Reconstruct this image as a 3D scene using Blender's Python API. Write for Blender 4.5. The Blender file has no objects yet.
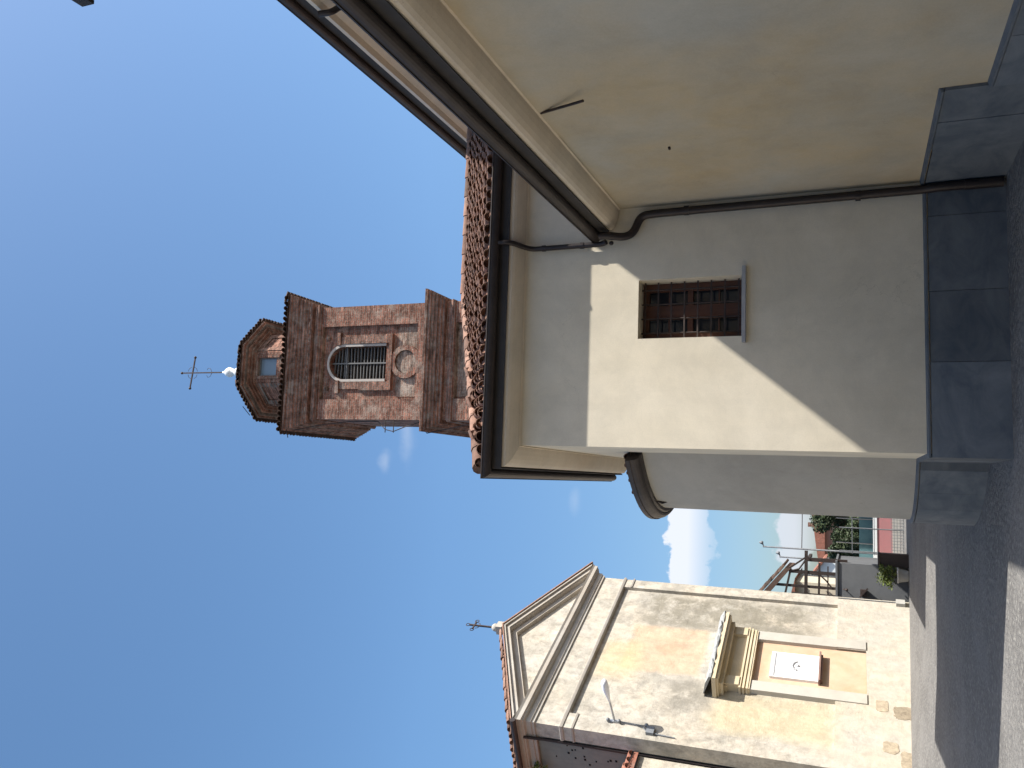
import bpy, math, random
from math import sin, cos, radians, pi, sqrt, atan2
from mathutils import Vector, Matrix
random.seed(7)
S = bpy.context.scene

# ------------------------------------------------------------------ camera
F_PX, PITCH, ROLL, YAW = 840.1, radians(22.22), radians(-0.52), radians(6.69)
EYE = Vector((0, 0, 1.6))
fw = Vector((sin(YAW)*cos(PITCH), cos(YAW)*cos(PITCH), sin(PITCH)))
rt = Vector((cos(YAW), -sin(YAW), 0)); up = rt.cross(fw)
rt2 = rt*cos(ROLL) + up*sin(ROLL); up2 = -rt*sin(ROLL) + up*cos(ROLL)
cd = bpy.data.cameras.new('camera'); cam = bpy.data.objects.new('camera', cd)
S.collection.objects.link(cam); S.camera = cam
cd.sensor_width = 36; cd.lens = 36*F_PX/1024; cd.clip_start = .05; cd.clip_end = 6000
# the phone was held on its side: the top of the world points to the left of the picture
m = Matrix((( -up2.x, rt2.x, -fw.x, 0), (-up2.y, rt2.y, -fw.y, 0), (-up2.z, rt2.z, -fw.z, 0), (0, 0, 0, 1)))
cam.matrix_world = Matrix.Translation(EYE) @ m

# ------------------------------------------------------------------ light
SUN_TO = Vector((.81, -.36, 1.0)).normalized()
sl = bpy.data.lights.new('sun', 'SUN'); so = bpy.data.objects.new('sun', sl); S.collection.objects.link(so)
sl.energy = 4.8; sl.angle = radians(.5); sl.color = (1, .955, .89)
so.rotation_euler = SUN_TO.to_track_quat('Z', 'Y').to_euler()
so.location = (30, -10, 40)
S.view_settings.view_transform = 'Standard'; S.view_settings.look = 'None'
S.view_settings.gamma = 1; S.view_settings.use_curve_mapping = False
S.view_settings.exposure = 0.95
SKY_STRENGTH = .122

W = bpy.data.worlds.new('World'); S.world = W; W.use_nodes = True
nt = W.node_tree; N = nt.nodes; L = nt.links
for n_ in list(N): N.remove(n_)
out = N.new('ShaderNodeOutputWorld'); bg = N.new('ShaderNodeBackground'); bg.inputs[1].default_value = SKY_STRENGTH
tc = N.new('ShaderNodeTexCoord'); sky = N.new('ShaderNodeTexSky'); sky.sky_type = 'NISHITA'; sky.sun_disc = False
sky.sun_elevation = math.asin(SUN_TO.z); sky.sun_rotation = atan2(SUN_TO.x, SUN_TO.y)
sky.air_density = 1.0; sky.dust_density = 2.2; sky.ozone_density = 2.6; sky.altitude = 200
def px_dir(x, y):
    return (fw*F_PX + rt2*((768-y)-384) + up2*(512-x)).normalized()
noise = N.new('ShaderNodeTexNoise'); noise.inputs['Scale'].default_value = 38; noise.inputs['Detail'].default_value = 9
noise.inputs['Roughness'].default_value = .56
L.new(tc.outputs['Generated'], noise.inputs['Vector'])
hs_ = N.new('ShaderNodeHueSaturation'); hs_.inputs['Saturation'].default_value = 1.13; hs_.inputs['Hue'].default_value = .494; L.new(sky.outputs[0], hs_.inputs['Color'])
sx_ = N.new('ShaderNodeSeparateXYZ'); L.new(tc.outputs['Generated'], sx_.inputs[0])
mh = N.new('ShaderNodeMapRange'); L.new(sx_.outputs[2], mh.inputs[0]); mh.inputs[1].default_value = 0; mh.inputs[2].default_value = .45
mh.inputs[3].default_value = .62; mh.inputs[4].default_value = 1
vs_ = N.new('ShaderNodeVectorMath'); vs_.operation = 'SCALE'; L.new(hs_.outputs[0], vs_.inputs[0]); L.new(mh.outputs[0], vs_.inputs['Scale'])
prev = vs_.outputs[0]
def cloud(dirv, sx, sz, soft, amt, tint, strength, squash=1.0):
    """a bank of cloud round one direction of the sky: sx, sz are its half sizes in radians"""
    global prev
    right = Vector((dirv.y, -dirv.x, 0)).normalized(); u_ = right.cross(dirv)
    def dotn(v, k):
        s = N.new('ShaderNodeVectorMath'); s.operation = 'SUBTRACT'; L.new(tc.outputs['Generated'], s.inputs[0]); s.inputs[1].default_value = dirv
        d = N.new('ShaderNodeVectorMath'); d.operation = 'DOT_PRODUCT'; L.new(s.outputs[0], d.inputs[0]); d.inputs[1].default_value = v*k
        return d.outputs['Value']
    a = dotn(right, 1/sx); b = dotn(u_, 1/sz); f = dotn(dirv, 4)
    cx = N.new('ShaderNodeCombineXYZ'); L.new(a, cx.inputs[0]); L.new(b, cx.inputs[1]); L.new(f, cx.inputs[2])
    ln = N.new('ShaderNodeVectorMath'); ln.operation = 'LENGTH'; L.new(cx.outputs[0], ln.inputs[0])
    m1 = N.new('ShaderNodeMath'); m1.operation = 'MULTIPLY_ADD'; L.new(noise.outputs[0], m1.inputs[0]); m1.inputs[1].default_value = amt; L.new(ln.outputs['Value'], m1.inputs[2])
    mr = N.new('ShaderNodeMapRange'); mr.interpolation_type = 'SMOOTHSTEP'; L.new(m1.outputs[0], mr.inputs[0])
    mr.inputs[1].default_value = 1+amt*.5+soft; mr.inputs[2].default_value = 1+amt*.5-soft; mr.inputs[3].default_value = 0; mr.inputs[4].default_value = strength
    mx = N.new('ShaderNodeMix'); mx.data_type = 'RGBA'; L.new(mr.outputs[0], mx.inputs['Factor'])
    # the lower part of the cloud thins out
    mb = N.new('ShaderNodeMapRange'); L.new(b, mb.inputs[0]); mb.inputs[1].default_value = -1.0; mb.inputs[2].default_value = .1
    mb.inputs[3].default_value = .25; mb.inputs[4].default_value = 1
    mm = N.new('ShaderNodeMath'); mm.operation = 'MULTIPLY'; L.new(mr.outputs[0], mm.inputs[0]); L.new(mb.outputs[0], mm.inputs[1])
    L.new(mm.outputs[0], mx.inputs['Factor'])
    L.new(prev, mx.inputs['A']); mx.inputs['B'].default_value = tint
    prev = mx.outputs['Result']
CW = (4.0, 4.15, 4.5, 1)
cloud(px_dir(690, 543), .07, .026, .07, 1.7, CW, .92)
cloud(px_dir(797, 536), .040, .024, .12, 1.7, (3.5, 3.6, 4.0, 1), .72)
cloud(px_dir(386, 461), .010, .006, .8, 2.2, CW, .2)
cloud(px_dir(408, 428), .028, .008, .8, 2.0, CW, .2)
cloud(px_dir(576, 500), .012, .006, .9, 2.2, CW, .12)
L.new(prev, bg.inputs[0]); L.new(bg.outputs[0], out.inputs[0])

# ------------------------------------------------------------------ mesh helpers
C = S.collection
FR = {}                                  # frames of the things: name -> matrix world
def tag(o, label=None, cat=None, group=None, kind=None):
    if label: o['label'] = label
    if cat: o['category'] = cat
    if group: o['group'] = group
    if kind: o['kind'] = kind
    return o
def thing(name, loc, label, cat, rz=0, group=None):
    o = bpy.data.objects.new(name, None); C.objects.link(o); o.location = loc; o.rotation_euler = (0, 0, rz)
    o.empty_display_size = .3
    tag(o, label, cat, group); return o
def root_matrix(o):
    while o.parent: o = o.parent
    return Matrix.Translation(o.location) @ Matrix.Rotation(o.rotation_euler.z, 4, 'Z')

class M:
    """collects shapes; local=True means the vertices are already in the thing's own frame"""
    def __init__(s): s.v = []; s.f = []; s.t = []; s.sm = []
    def add(s, vs, fs, tint=.5, smooth=False):
        b = len(s.v); s.v += [tuple(p) for p in vs]; s.f += [tuple(b+i for i in f) for f in fs]
        s.t += [tint]*len(fs); s.sm += [smooth]*len(fs); return s
    def box(s, x0, x1, y0, y1, z0, z1, tint=.5):
        if x0 > x1: x0, x1 = x1, x0
        if y0 > y1: y0, y1 = y1, y0
        v = [(x0,y0,z0),(x1,y0,z0),(x1,y1,z0),(x0,y1,z0),(x0,y0,z1),(x1,y0,z1),(x1,y1,z1),(x0,y1,z1)]
        return s.add(v, [(0,3,2,1),(4,5,6,7),(0,1,5,4),(1,2,6,5),(2,3,7,6),(3,0,4,7)], tint)
    def bar(s, a, b, w, h, tint=.5):
        """square bar from a to b"""
        a, b = Vector(a), Vector(b); d = (b-a).normalized()
        r = d.cross(Vector((0,0,1)));  r = r.normalized() if r.length > 1e-4 else Vector((1,0,0))
        u = r.cross(d)
        v = [p + r*i*w/2 + u*j*h/2 for p in (a, b) for i, j in ((-1,-1),(1,-1),(1,1),(-1,1))]
        return s.add(v, [(0,3,2,1),(4,5,6,7),(0,1,5,4),(1,2,6,5),(2,3,7,6),(3,0,4,7)], tint)
    def prism(s, pts, y0, y1, axis='y', tint=.5):
        """polygon in (x,z) extruded along y (axis y), in (x,y) extruded along z, or in (y,z) along x; convex or simple"""
        n = len(pts)
        def mk(p, t): return {'y': (p[0], t, p[1]), 'z': (p[0], p[1], t), 'x': (t, p[0], p[1])}[axis]
        v = [mk(p, y0) for p in pts] + [mk(p, y1) for p in pts]
        f = [tuple(range(n)), tuple(range(2*n-1, n-1, -1))] + [(i, i+n, (i+1) % n + n, (i+1) % n) for i in range(n)]
        return s.add(v, f, tint)
    def tube(s, pts, r, n=10, smooth=True, r1=None, caps=True, tint=.5):
        pts = [Vector(p) for p in pts]; k = len(pts); vs = []
        ref = None
        for i, p in enumerate(pts):
            d = (pts[min(i+1, k-1)] - pts[max(i-1, 0)]).normalized()
            if ref is None:
                ref = d.cross(Vector((0,0,1)))
                if ref.length < 1e-3: ref = Vector((1,0,0))
            ref = (ref - d*ref.dot(d)).normalized(); u = d.cross(ref)
            rr = r if r1 is None else r + (r1-r)*i/(k-1)
            vs += [p + (ref*cos(2*pi*j/n) + u*sin(2*pi*j/n))*rr for j in range(n)]
        fs = [(i*n+j, i*n+(j+1) % n, (i+1)*n+(j+1) % n, (i+1)*n+j) for i in range(k-1) for j in range(n)]
        s.add(vs, fs, tint, smooth)
        if caps:
            s.add(vs[:n], [tuple(range(n-1, -1, -1))], tint); s.add(vs[-n:], [tuple(range(n))], tint)
        return s
    def lathe(s, prof, c=(0,0,0), n=16, tint=.5):
        v = [(c[0]+r*cos(2*pi*j/n), c[1]+r*sin(2*pi*j/n), c[2]+z) for r, z in prof for j in range(n)]
        f = [(i*n+j, i*n+(j+1) % n, (i+1)*n+(j+1) % n, (i+1)*n+j) for i in range(len(prof)-1) for j in range(n)]
        s.add(v, f, tint, True); return s
    def ball(s, c, r, n=12, sq=1, tint=.5):
        return s.lathe([(max(r*sin(pi*i/8), .0005), -r*sq*cos(pi*i/8)) for i in range(9)], c, n, tint)
    def build(s, name, mat, parent=None, local=False):
        vs = s.v
        if parent is not None and not local:
            mi = root_matrix(parent).inverted(); vs = [mi @ Vector(p) for p in vs]
        me = bpy.data.meshes.new(name); me.from_pydata([tuple(p) for p in vs], [], s.f); me.materials.append(mat)
        at = me.attributes.new('tint', 'FLOAT', 'FACE'); at.data.foreach_set('value', s.t)
        me.polygons.foreach_set('use_smooth', s.sm); me.update()
        o = bpy.data.objects.new(name, me); C.objects.link(o)
        if parent is not None: o.parent = parent
        return o

def build_each(mb, name, mt, parent, local=True):
    """every separate piece of mb becomes an object of its own"""
    p = list(range(len(mb.v)))
    def root(i):
        while p[i] != i: p[i] = p[p[i]]; i = p[i]
        return i
    for f in mb.f:
        for i in f[1:]: p[root(i)] = root(f[0])
    groups = {}
    for k, f in enumerate(mb.f): groups.setdefault(root(f[0]), []).append(k)
    for ks in groups.values():
        q = M(); ids = sorted({i for k in ks for i in mb.f[k]}); mp = {i: j for j, i in enumerate(ids)}
        q.v = [mb.v[i] for i in ids]; q.f = [tuple(mp[i] for i in mb.f[k]) for k in ks]; q.t = [mb.t[k] for k in ks]; q.sm = [mb.sm[k] for k in ks]
        q.build(name, mt, parent, local)

def sweep(path, prof, closed=False, seg=None):
    """profile (outward, z) carried along a plan path whose outside is on its right, with mitred corners"""
    P = [Vector(p) for p in path]; n = len(P)
    def nrm(a, b): d = (b-a).normalized(); return Vector((d.y, -d.x))
    mit = []
    for i in range(n):
        if closed: a, b = nrm(P[i-1], P[i]), nrm(P[i], P[(i+1) % n])
        else:
            a = nrm(P[i-1], P[i]) if i else nrm(P[0], P[1]); b = nrm(P[i], P[i+1]) if i < n-1 else a
        mm = (a+b); mm = mm/(mm.length_squared/2) if mm.length > 1e-6 else a
        mit.append(mm)
    k = len(prof); mb = M()
    vs = [(P[i].x+mit[i].x*o, P[i].y+mit[i].y*o, z) for i in range(n) for o, z in prof]
    fs = []
    for i in range(n if closed else n-1):
        j = (i+1) % n
        for a in range(k):
            b = (a+1) % k; fs.append((i*k+a, i*k+b, j*k+b, j*k+a))
    if not closed: fs += [tuple(range(k)), tuple(range((n-1)*k+k-1, (n-1)*k-1, -1))]
    mb.add(vs, fs); return mb
def merge(*ms):
    r = M()
    for m_ in ms:
        b = len(r.v); r.v += m_.v; r.f += [tuple(b+i for i in f) for f in m_.f]; r.t += m_.t; r.sm += m_.sm
    return r
def wall_holes(mb, x0, x1, z0, z1, y0, y1, holes):
    """wall in the xz plane, y0 (outer) to y1, left open at the rectangular holes (x0,x1,z0,z1)"""
    xs = sorted({x0, x1, *[h[0] for h in holes], *[h[1] for h in holes]})
    for a, b in zip(xs, xs[1:]):
        hs = sorted([h for h in holes if h[0] <= a and h[1] >= b], key=lambda h: h[2]); z = z0
        for h in hs:
            if h[2] > z: mb.box(a, b, y0, y1, z, h[2])
            z = h[3]
        if z < z1: mb.box(a, b, y0, y1, z, z1)
    return mb

# ------------------------------------------------------------------ materials
def mat(name, base, rough=.85, spec=.3, metal=0):
    m_ = bpy.data.materials.new(name); m_.use_nodes = True; b = m_.node_tree.nodes['Principled BSDF']
    b.inputs['Base Color'].default_value = (*base, 1); b.inputs['Roughness'].default_value = rough
    b.inputs['Specular IOR Level'].default_value = spec; b.inputs['Metallic'].default_value = metal
    return m_
class NT:
    def __init__(s, m_): s.t = m_.node_tree; s.n = s.t.nodes; s.l = s.t.links; s.b = s.n['Principled BSDF']; s.tc = s.n.new('ShaderNodeTexCoord')
    def obj(s): return s.tc.outputs['Object']
    def map(s, scale=(1,1,1), loc=(0,0,0)):
        q = s.n.new('ShaderNodeMapping'); q.inputs['Scale'].default_value = scale; q.inputs['Location'].default_value = loc
        s.l.new(s.obj(), q.inputs[0]); return q.outputs[0]
    def noise(s, scale, detail=6, rough=.6, vec=None, out='Fac', dist=0):
        q = s.n.new('ShaderNodeTexNoise'); q.inputs['Scale'].default_value = scale; q.inputs['Detail'].default_value = detail
        q.inputs['Roughness'].default_value = rough; q.inputs['Distortion'].default_value = dist
        s.l.new(vec or s.obj(), q.inputs['Vector']); return q.outputs[out]
    def ramp(s, fac, stops):
        q = s.n.new('ShaderNodeValToRGB'); e = q.color_ramp.elements
        while len(e) < len(stops): e.new(.5)
        for i, (p, c) in enumerate(stops):
            e[i].position = p; e[i].color = (*c, 1) if isinstance(c, tuple) else (c, c, c, 1)
        s.l.new(fac, q.inputs[0]); return q.outputs[0]
    def mix(s, fac, a, b, mode='MIX'):
        q = s.n.new('ShaderNodeMix'); q.data_type = 'RGBA'; q.blend_type = mode
        for k, v in (('Factor', fac), ('A', a), ('B', b)):
            if isinstance(v, tuple): q.inputs[k].default_value = (*v, 1)
            elif isinstance(v, (int, float)): q.inputs[k].default_value = v
            else: s.l.new(v, q.inputs[k])
        return q.outputs['Result']
    def math(s, op, a, b=0.0, c=0.0):
        q = s.n.new('ShaderNodeMath'); q.operation = op
        for i, v in enumerate((a, b, c)):
            if isinstance(v, (int, float)): q.inputs[i].default_value = v
            else: s.l.new(v, q.inputs[i])
        return q.outputs[0]
    def col(s, c): s.l.new(c, s.b.inputs['Base Color'])
    def bump(s, h, strength=.3, dist=.02):
        q = s.n.new('ShaderNodeBump'); q.inputs['Strength'].default_value = strength; q.inputs['Distance'].default_value = dist
        s.l.new(h, q.inputs['Height']); s.l.new(q.outputs[0], s.b.inputs['Normal'])
    def xyz(s):
        q = s.n.new('ShaderNodeSeparateXYZ'); s.l.new(s.obj(), q.inputs[0]); return q.outputs
    def attr(s, name='tint'):
        q = s.n.new('ShaderNodeAttribute'); q.attribute_name = name; return q.outputs['Fac']

def plaster(name, a, b, warm, amt=.35, drip=.09):
    m_ = mat(name, a, .92, .15); t = NT(m_)
    big = t.ramp(t.noise(.55, 5, .55), [(.38, 0.0), (.66, 1.0)])
    c = t.mix(t.math('MULTIPLY', big, amt), a, warm)
    mid = t.ramp(t.noise(2.3, 7, .65, dist=.4), [(.35, 0.0), (.75, 1.0)])
    c = t.mix(t.math('MULTIPLY', mid, .35), c, b)
    # rain marks run down the wall
    st = t.ramp(t.noise(1.0, 8, .7, vec=t.map((6, 6, .35))), [(.45, 0.0), (.75, 1.0)])
    c = t.mix(t.math('MULTIPLY', st, float(drip)), c, (b[0]*.6, b[1]*.6, b[2]*.6))
    wear = t.ramp(t.noise(1.1, 10, .72, vec=t.map((1, 1, 1), (9, 4, 2)), dist=.3), [(.36, .90), (.60, 1.04)])
    c = t.mix(1.0, c, wear, 'MULTIPLY')
    vc = t.n.new('ShaderNodeTexVoronoi'); vc.feature = 'DISTANCE_TO_EDGE'; vc.inputs['Scale'].default_value = .55
    wv = t.n.new('ShaderNodeVectorMath'); wv.operation = 'ADD'; t.l.new(t.obj(), wv.inputs[0]); t.l.new(t.noise(1.6, 5, .7, out='Color'), wv.inputs[1]); t.l.new(wv.outputs[0], vc.inputs['Vector'])
    crack = t.ramp(vc.outputs['Distance'], [(.0, 1.0), (.004, 0.0)]); cm = t.ramp(t.noise(.8, 3, .5, vec=t.map((1, 1, 1), (2, 8, 5))), [(.52, 0.0), (.62, 1.0)])
    c = t.mix(t.math('MULTIPLY', t.math('MULTIPLY', crack, cm), .35), c, (b[0]*.5, b[1]*.48, b[2]*.45))
    fine = t.ramp(t.noise(60, 3, .6), [(.2, .93), (.8, 1.04)])
    c = t.mix(1.0, c, fine, 'MULTIPLY'); t.col(c)
    h = t.math('ADD', t.math('MULTIPLY', t.noise(110, 3, .6), .25), t.noise(2.6, 4, .5))
    t.bump(h, .35, .012)
    return m_
P_WALL = plaster('cream plaster', (.68, .62, .50), (.59, .54, .43), (.70, .62, .46), .5)
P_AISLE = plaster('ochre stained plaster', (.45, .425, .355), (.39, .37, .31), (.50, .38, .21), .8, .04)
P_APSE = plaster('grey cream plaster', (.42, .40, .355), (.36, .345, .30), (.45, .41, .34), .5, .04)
P_CORN = plaster('pale cornice plaster', (.66, .60, .50), (.55, .49, .40), (.70, .53, .36), .35, 0)

def stone_mat_(name, a, b):
    m_ = mat(name, a, .9, .2); t = NT(m_); t.col(t.mix(t.ramp(t.noise(5, 8, .7), [(.35, 0.0), (.7, 1.0)]), a, b)); t.bump(t.noise(20, 6, .7), .3, .02); return m_
def brick_mat(name, c1, c2, mortar, patch, sx=.27, sz=.075, patchamt=.5):
    m_ = mat(name, c1, .93, .1); t = NT(m_); x = t.xyz()
    cb = t.n.new('ShaderNodeCombineXYZ'); t.l.new(t.math('ADD', x[0], x[1]), cb.inputs[0]); t.l.new(x[2], cb.inputs[1])
    br = t.n.new('ShaderNodeTexBrick'); t.l.new(cb.outputs[0], br.inputs['Vector'])
    br.inputs['Scale'].default_value = 1; br.inputs['Brick Width'].default_value = sx; br.inputs['Row Height'].default_value = sz
    br.inputs['Mortar Size'].default_value = .014; br.inputs['Mortar Smooth'].default_value = .3; br.inputs['Bias'].default_value = -.1
    br.inputs['Color1'].default_value = (*c1, 1); br.inputs['Color2'].default_value = (*c2, 1); br.inputs['Mortar'].default_value = (*mortar, 1)
    c = br.outputs['Color']
    n1 = t.ramp(t.noise(1.1, 8, .7, dist=.5), [(.3, .6), (.7, 1.25)]); c = t.mix(1.0, c, n1, 'MULTIPLY')
    n3 = t.ramp(t.noise(7, 6, .75), [(.3, .55), (.7, 1.3)]); c = t.mix(1.0, c, n3, 'MULTIPLY')
    n5 = t.ramp(t.noise(1.0, 4, .7, vec=t.map((1.6, 1.6, 7.5))), [(.36, .5), (.64, 1.4)]); c = t.mix(1.0, c, n5, 'MULTIPLY')
    n2 = t.ramp(t.noise(1.6, 9, .72, vec=t.map((1,1,1), (3,7,1))), [(.52, 0.0), (.64, 1.0)])
    c = t.mix(t.math('MULTIPLY', n2, patchamt), c, patch)
    n4 = t.ramp(t.noise(2.4, 9, .75, vec=t.map((1,1,.6), (13,2,5))), [(.55, 0.0), (.7, 1.0)])
    c = t.mix(t.math('MULTIPLY', n4, .55), c, (.07, .05, .042))
    t.col(c)
    h = t.math('ADD', t.math('MULTIPLY', br.outputs['Fac'], -.8), t.noise(14, 6, .7))
    t.bump(h, .9, .03); return m_
BRICK = brick_mat('weathered tower brick', (.285, .135, .095), (.18, .088, .065), (.28, .22, .175), (.38, .325, .27), .30, .11)
BRICK_D = brick_mat('dark moulded brick', (.30, .155, .11), (.21, .11, .08), (.20, .165, .14), (.30, .265, .23), .14, .11, .6)
OLD_PLASTER = brick_mat('grey mortar over brick', (.30, .22, .17), (.25, .14, .10), (.32, .27, .23), (.38, .335, .285), .27, .09, .6)
RING = stone_mat_('pale arch ring', (.42, .39, .35), (.34, .31, .28))

def tile_mat(name, a, b, c3):
    m_ = mat(name, a, .9, .15); t = NT(m_)
    tn = t.attr(); c = t.ramp(tn, [(0.0, a), (.5, b), (1.0, c3)])
    n1 = t.ramp(t.noise(9, 6, .7), [(.3, .6), (.7, 1.2)]); c = t.mix(1.0, c, n1, 'MULTIPLY')
    n2 = t.ramp(t.noise(5, 6, .7, vec=t.map((1,1,1), (4,4,4))), [(.52, 0.0), (.66, 1.0)])
    c = t.mix(t.math('MULTIPLY', n2, .45), c, (.16, .14, .115)); t.col(c)
    t.bump(t.noise(30, 5, .7), .4, .01); return m_
TILE = tile_mat('old clay tile', (.13, .08, .062), (.32, .195, .145), (.23, .13, .095))
TILE_D = tile_mat('dark clay tile', (.08, .052, .042), (.12, .078, .06), (.06, .045, .038))
TILE_R = tile_mat('red clay tile', (.36, .15, .10), (.30, .13, .09), (.38, .19, .13))

def metal_mat(name, c, rough=.45, metal=.6, var=.25):
    m_ = mat(name, c, rough, .4, metal); t = NT(m_)
    n1 = t.ramp(t.noise(5, 6, .7), [(.3, 1-var), (.7, 1+var)]); t.col(t.mix(1.0, c, n1, 'MULTIPLY'))
    t.bump(t.noise(12, 4, .6), .1, .01); return m_
GUTTER = metal_mat('dark brown painted copper', (.050, .040, .036), .5, .35)
FASCIA = metal_mat('dark eaves board', (.035, .030, .027), .7, 0)
PIPE = metal_mat('dark brown downpipe', (.030, .024, .024), .42, .3)
IRON = metal_mat('rusty iron', (.06, .045, .04), .7, .4, .4)
GALV = metal_mat('galvanised metal', (.42, .43, .44), .45, .7)
GREYM = metal_mat('grey painted metal', (.17, .18, .19), .6, .2)
LAMPG = metal_mat('pale lamp housing', (.75, .77, .80), .35, .1, .05)
LEAD = mat('lead grey', (.25, .26, .28), .7, .3)

def stone_mat(name, a, b, rough=.75, sc=3, st=(1,1,1), tint=.25):
    m_ = mat(name, a, rough, .3); t = NT(m_)
    c = t.mix(t.ramp(t.noise(sc, 8, .65, vec=t.map(st), dist=.6), [(.35, 0.0), (.7, 1.0)]), a, b)
    tn = t.n.new('ShaderNodeMapRange'); t.l.new(t.attr(), tn.inputs[0]); tn.inputs[3].default_value = 1-tint; tn.inputs[4].default_value = 1+tint
    cc = t.n.new('ShaderNodeVectorMath'); cc.operation = 'SCALE'; t.l.new(c, cc.inputs[0]); t.l.new(tn.outputs[0], cc.inputs['Scale'])
    t.col(cc.outputs[0]); t.bump(t.noise(sc*9, 6, .7), .25, .012); return m_
SLATE = stone_mat('blue grey stone slabs', (.078, .096, .118), (.155, .172, .188), .7, 1.8, (1, 1, 1.6), .32)
SILL = stone_mat('grey stone sill', (.30, .30, .31), (.38, .38, .38), .7)
LEDGE = stone_mat('brown stone ledge', (.24, .15, .12), (.18, .11, .09), .8, 5)
MARBLE = stone_mat('white marble', (.80, .80, .78), (.74, .73, .70), .4, 2)
RUBBLE = stone_mat('bare rubble stone', (.38, .32, .23), (.22, .18, .13), .95, 9)
CONC = stone_mat('grey cement render', (.11, .115, .12), (.14, .145, .15), .9, 2)
POT = stone_mat('pale cement planter', (.42, .41, .38), (.34, .33, .30), .9, 5)
HOOD = stone_mat('grey lichen mortar', (.24, .25, .25), (.36, .37, .36), .95, 7)
CREAMW = stone_mat('cream house wall', (.62, .55, .43), (.55, .49, .38), .95, 2)
PINK = stone_mat('faded red boards', (.42, .18, .185), (.37, .185, .185), .8, 3)
TEAL = stone_mat('teal netting', (.10, .20, .22), (.13, .24, .26), .9, 4)
WHITE = stone_mat('white boards', (.72, .76, .76), (.66, .70, .70), .7, 2)
def wood_mat(name, a, b):
    m_ = mat(name, a, .6, .35); t = NT(m_)
    c = t.mix(t.ramp(t.noise(3, 7, .6, vec=t.map((9, 9, .8)), dist=.5), [(.35, 0.0), (.7, 1.0)]), a, b); t.col(c)
    t.bump(t.noise(5, 5, .6, vec=t.map((9, 9, .8))), .2, .005); return m_
WOOD = wood_mat('varnished brown window wood', (.115, .048, .028), (.075, .032, .02))
TIMBER = wood_mat('dark old timber', (.042, .029, .024), (.028, .020, .017))
SLAT = wood_mat('silvered louvre wood', (.15, .15, .145), (.10, .10, .095))
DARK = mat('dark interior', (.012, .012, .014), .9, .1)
def glass_mat(name, c, r=.06):
    m_ = mat(name, c, r, .6); t = NT(m_); t.bump(t.noise(2.5, 3, .5), .05, .02); return m_
GLASS = glass_mat('dark window glass', (.016, .019, .024))
SKYGLASS = glass_mat('pale lantern glass', (.16, .22, .27), .12)

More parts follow.
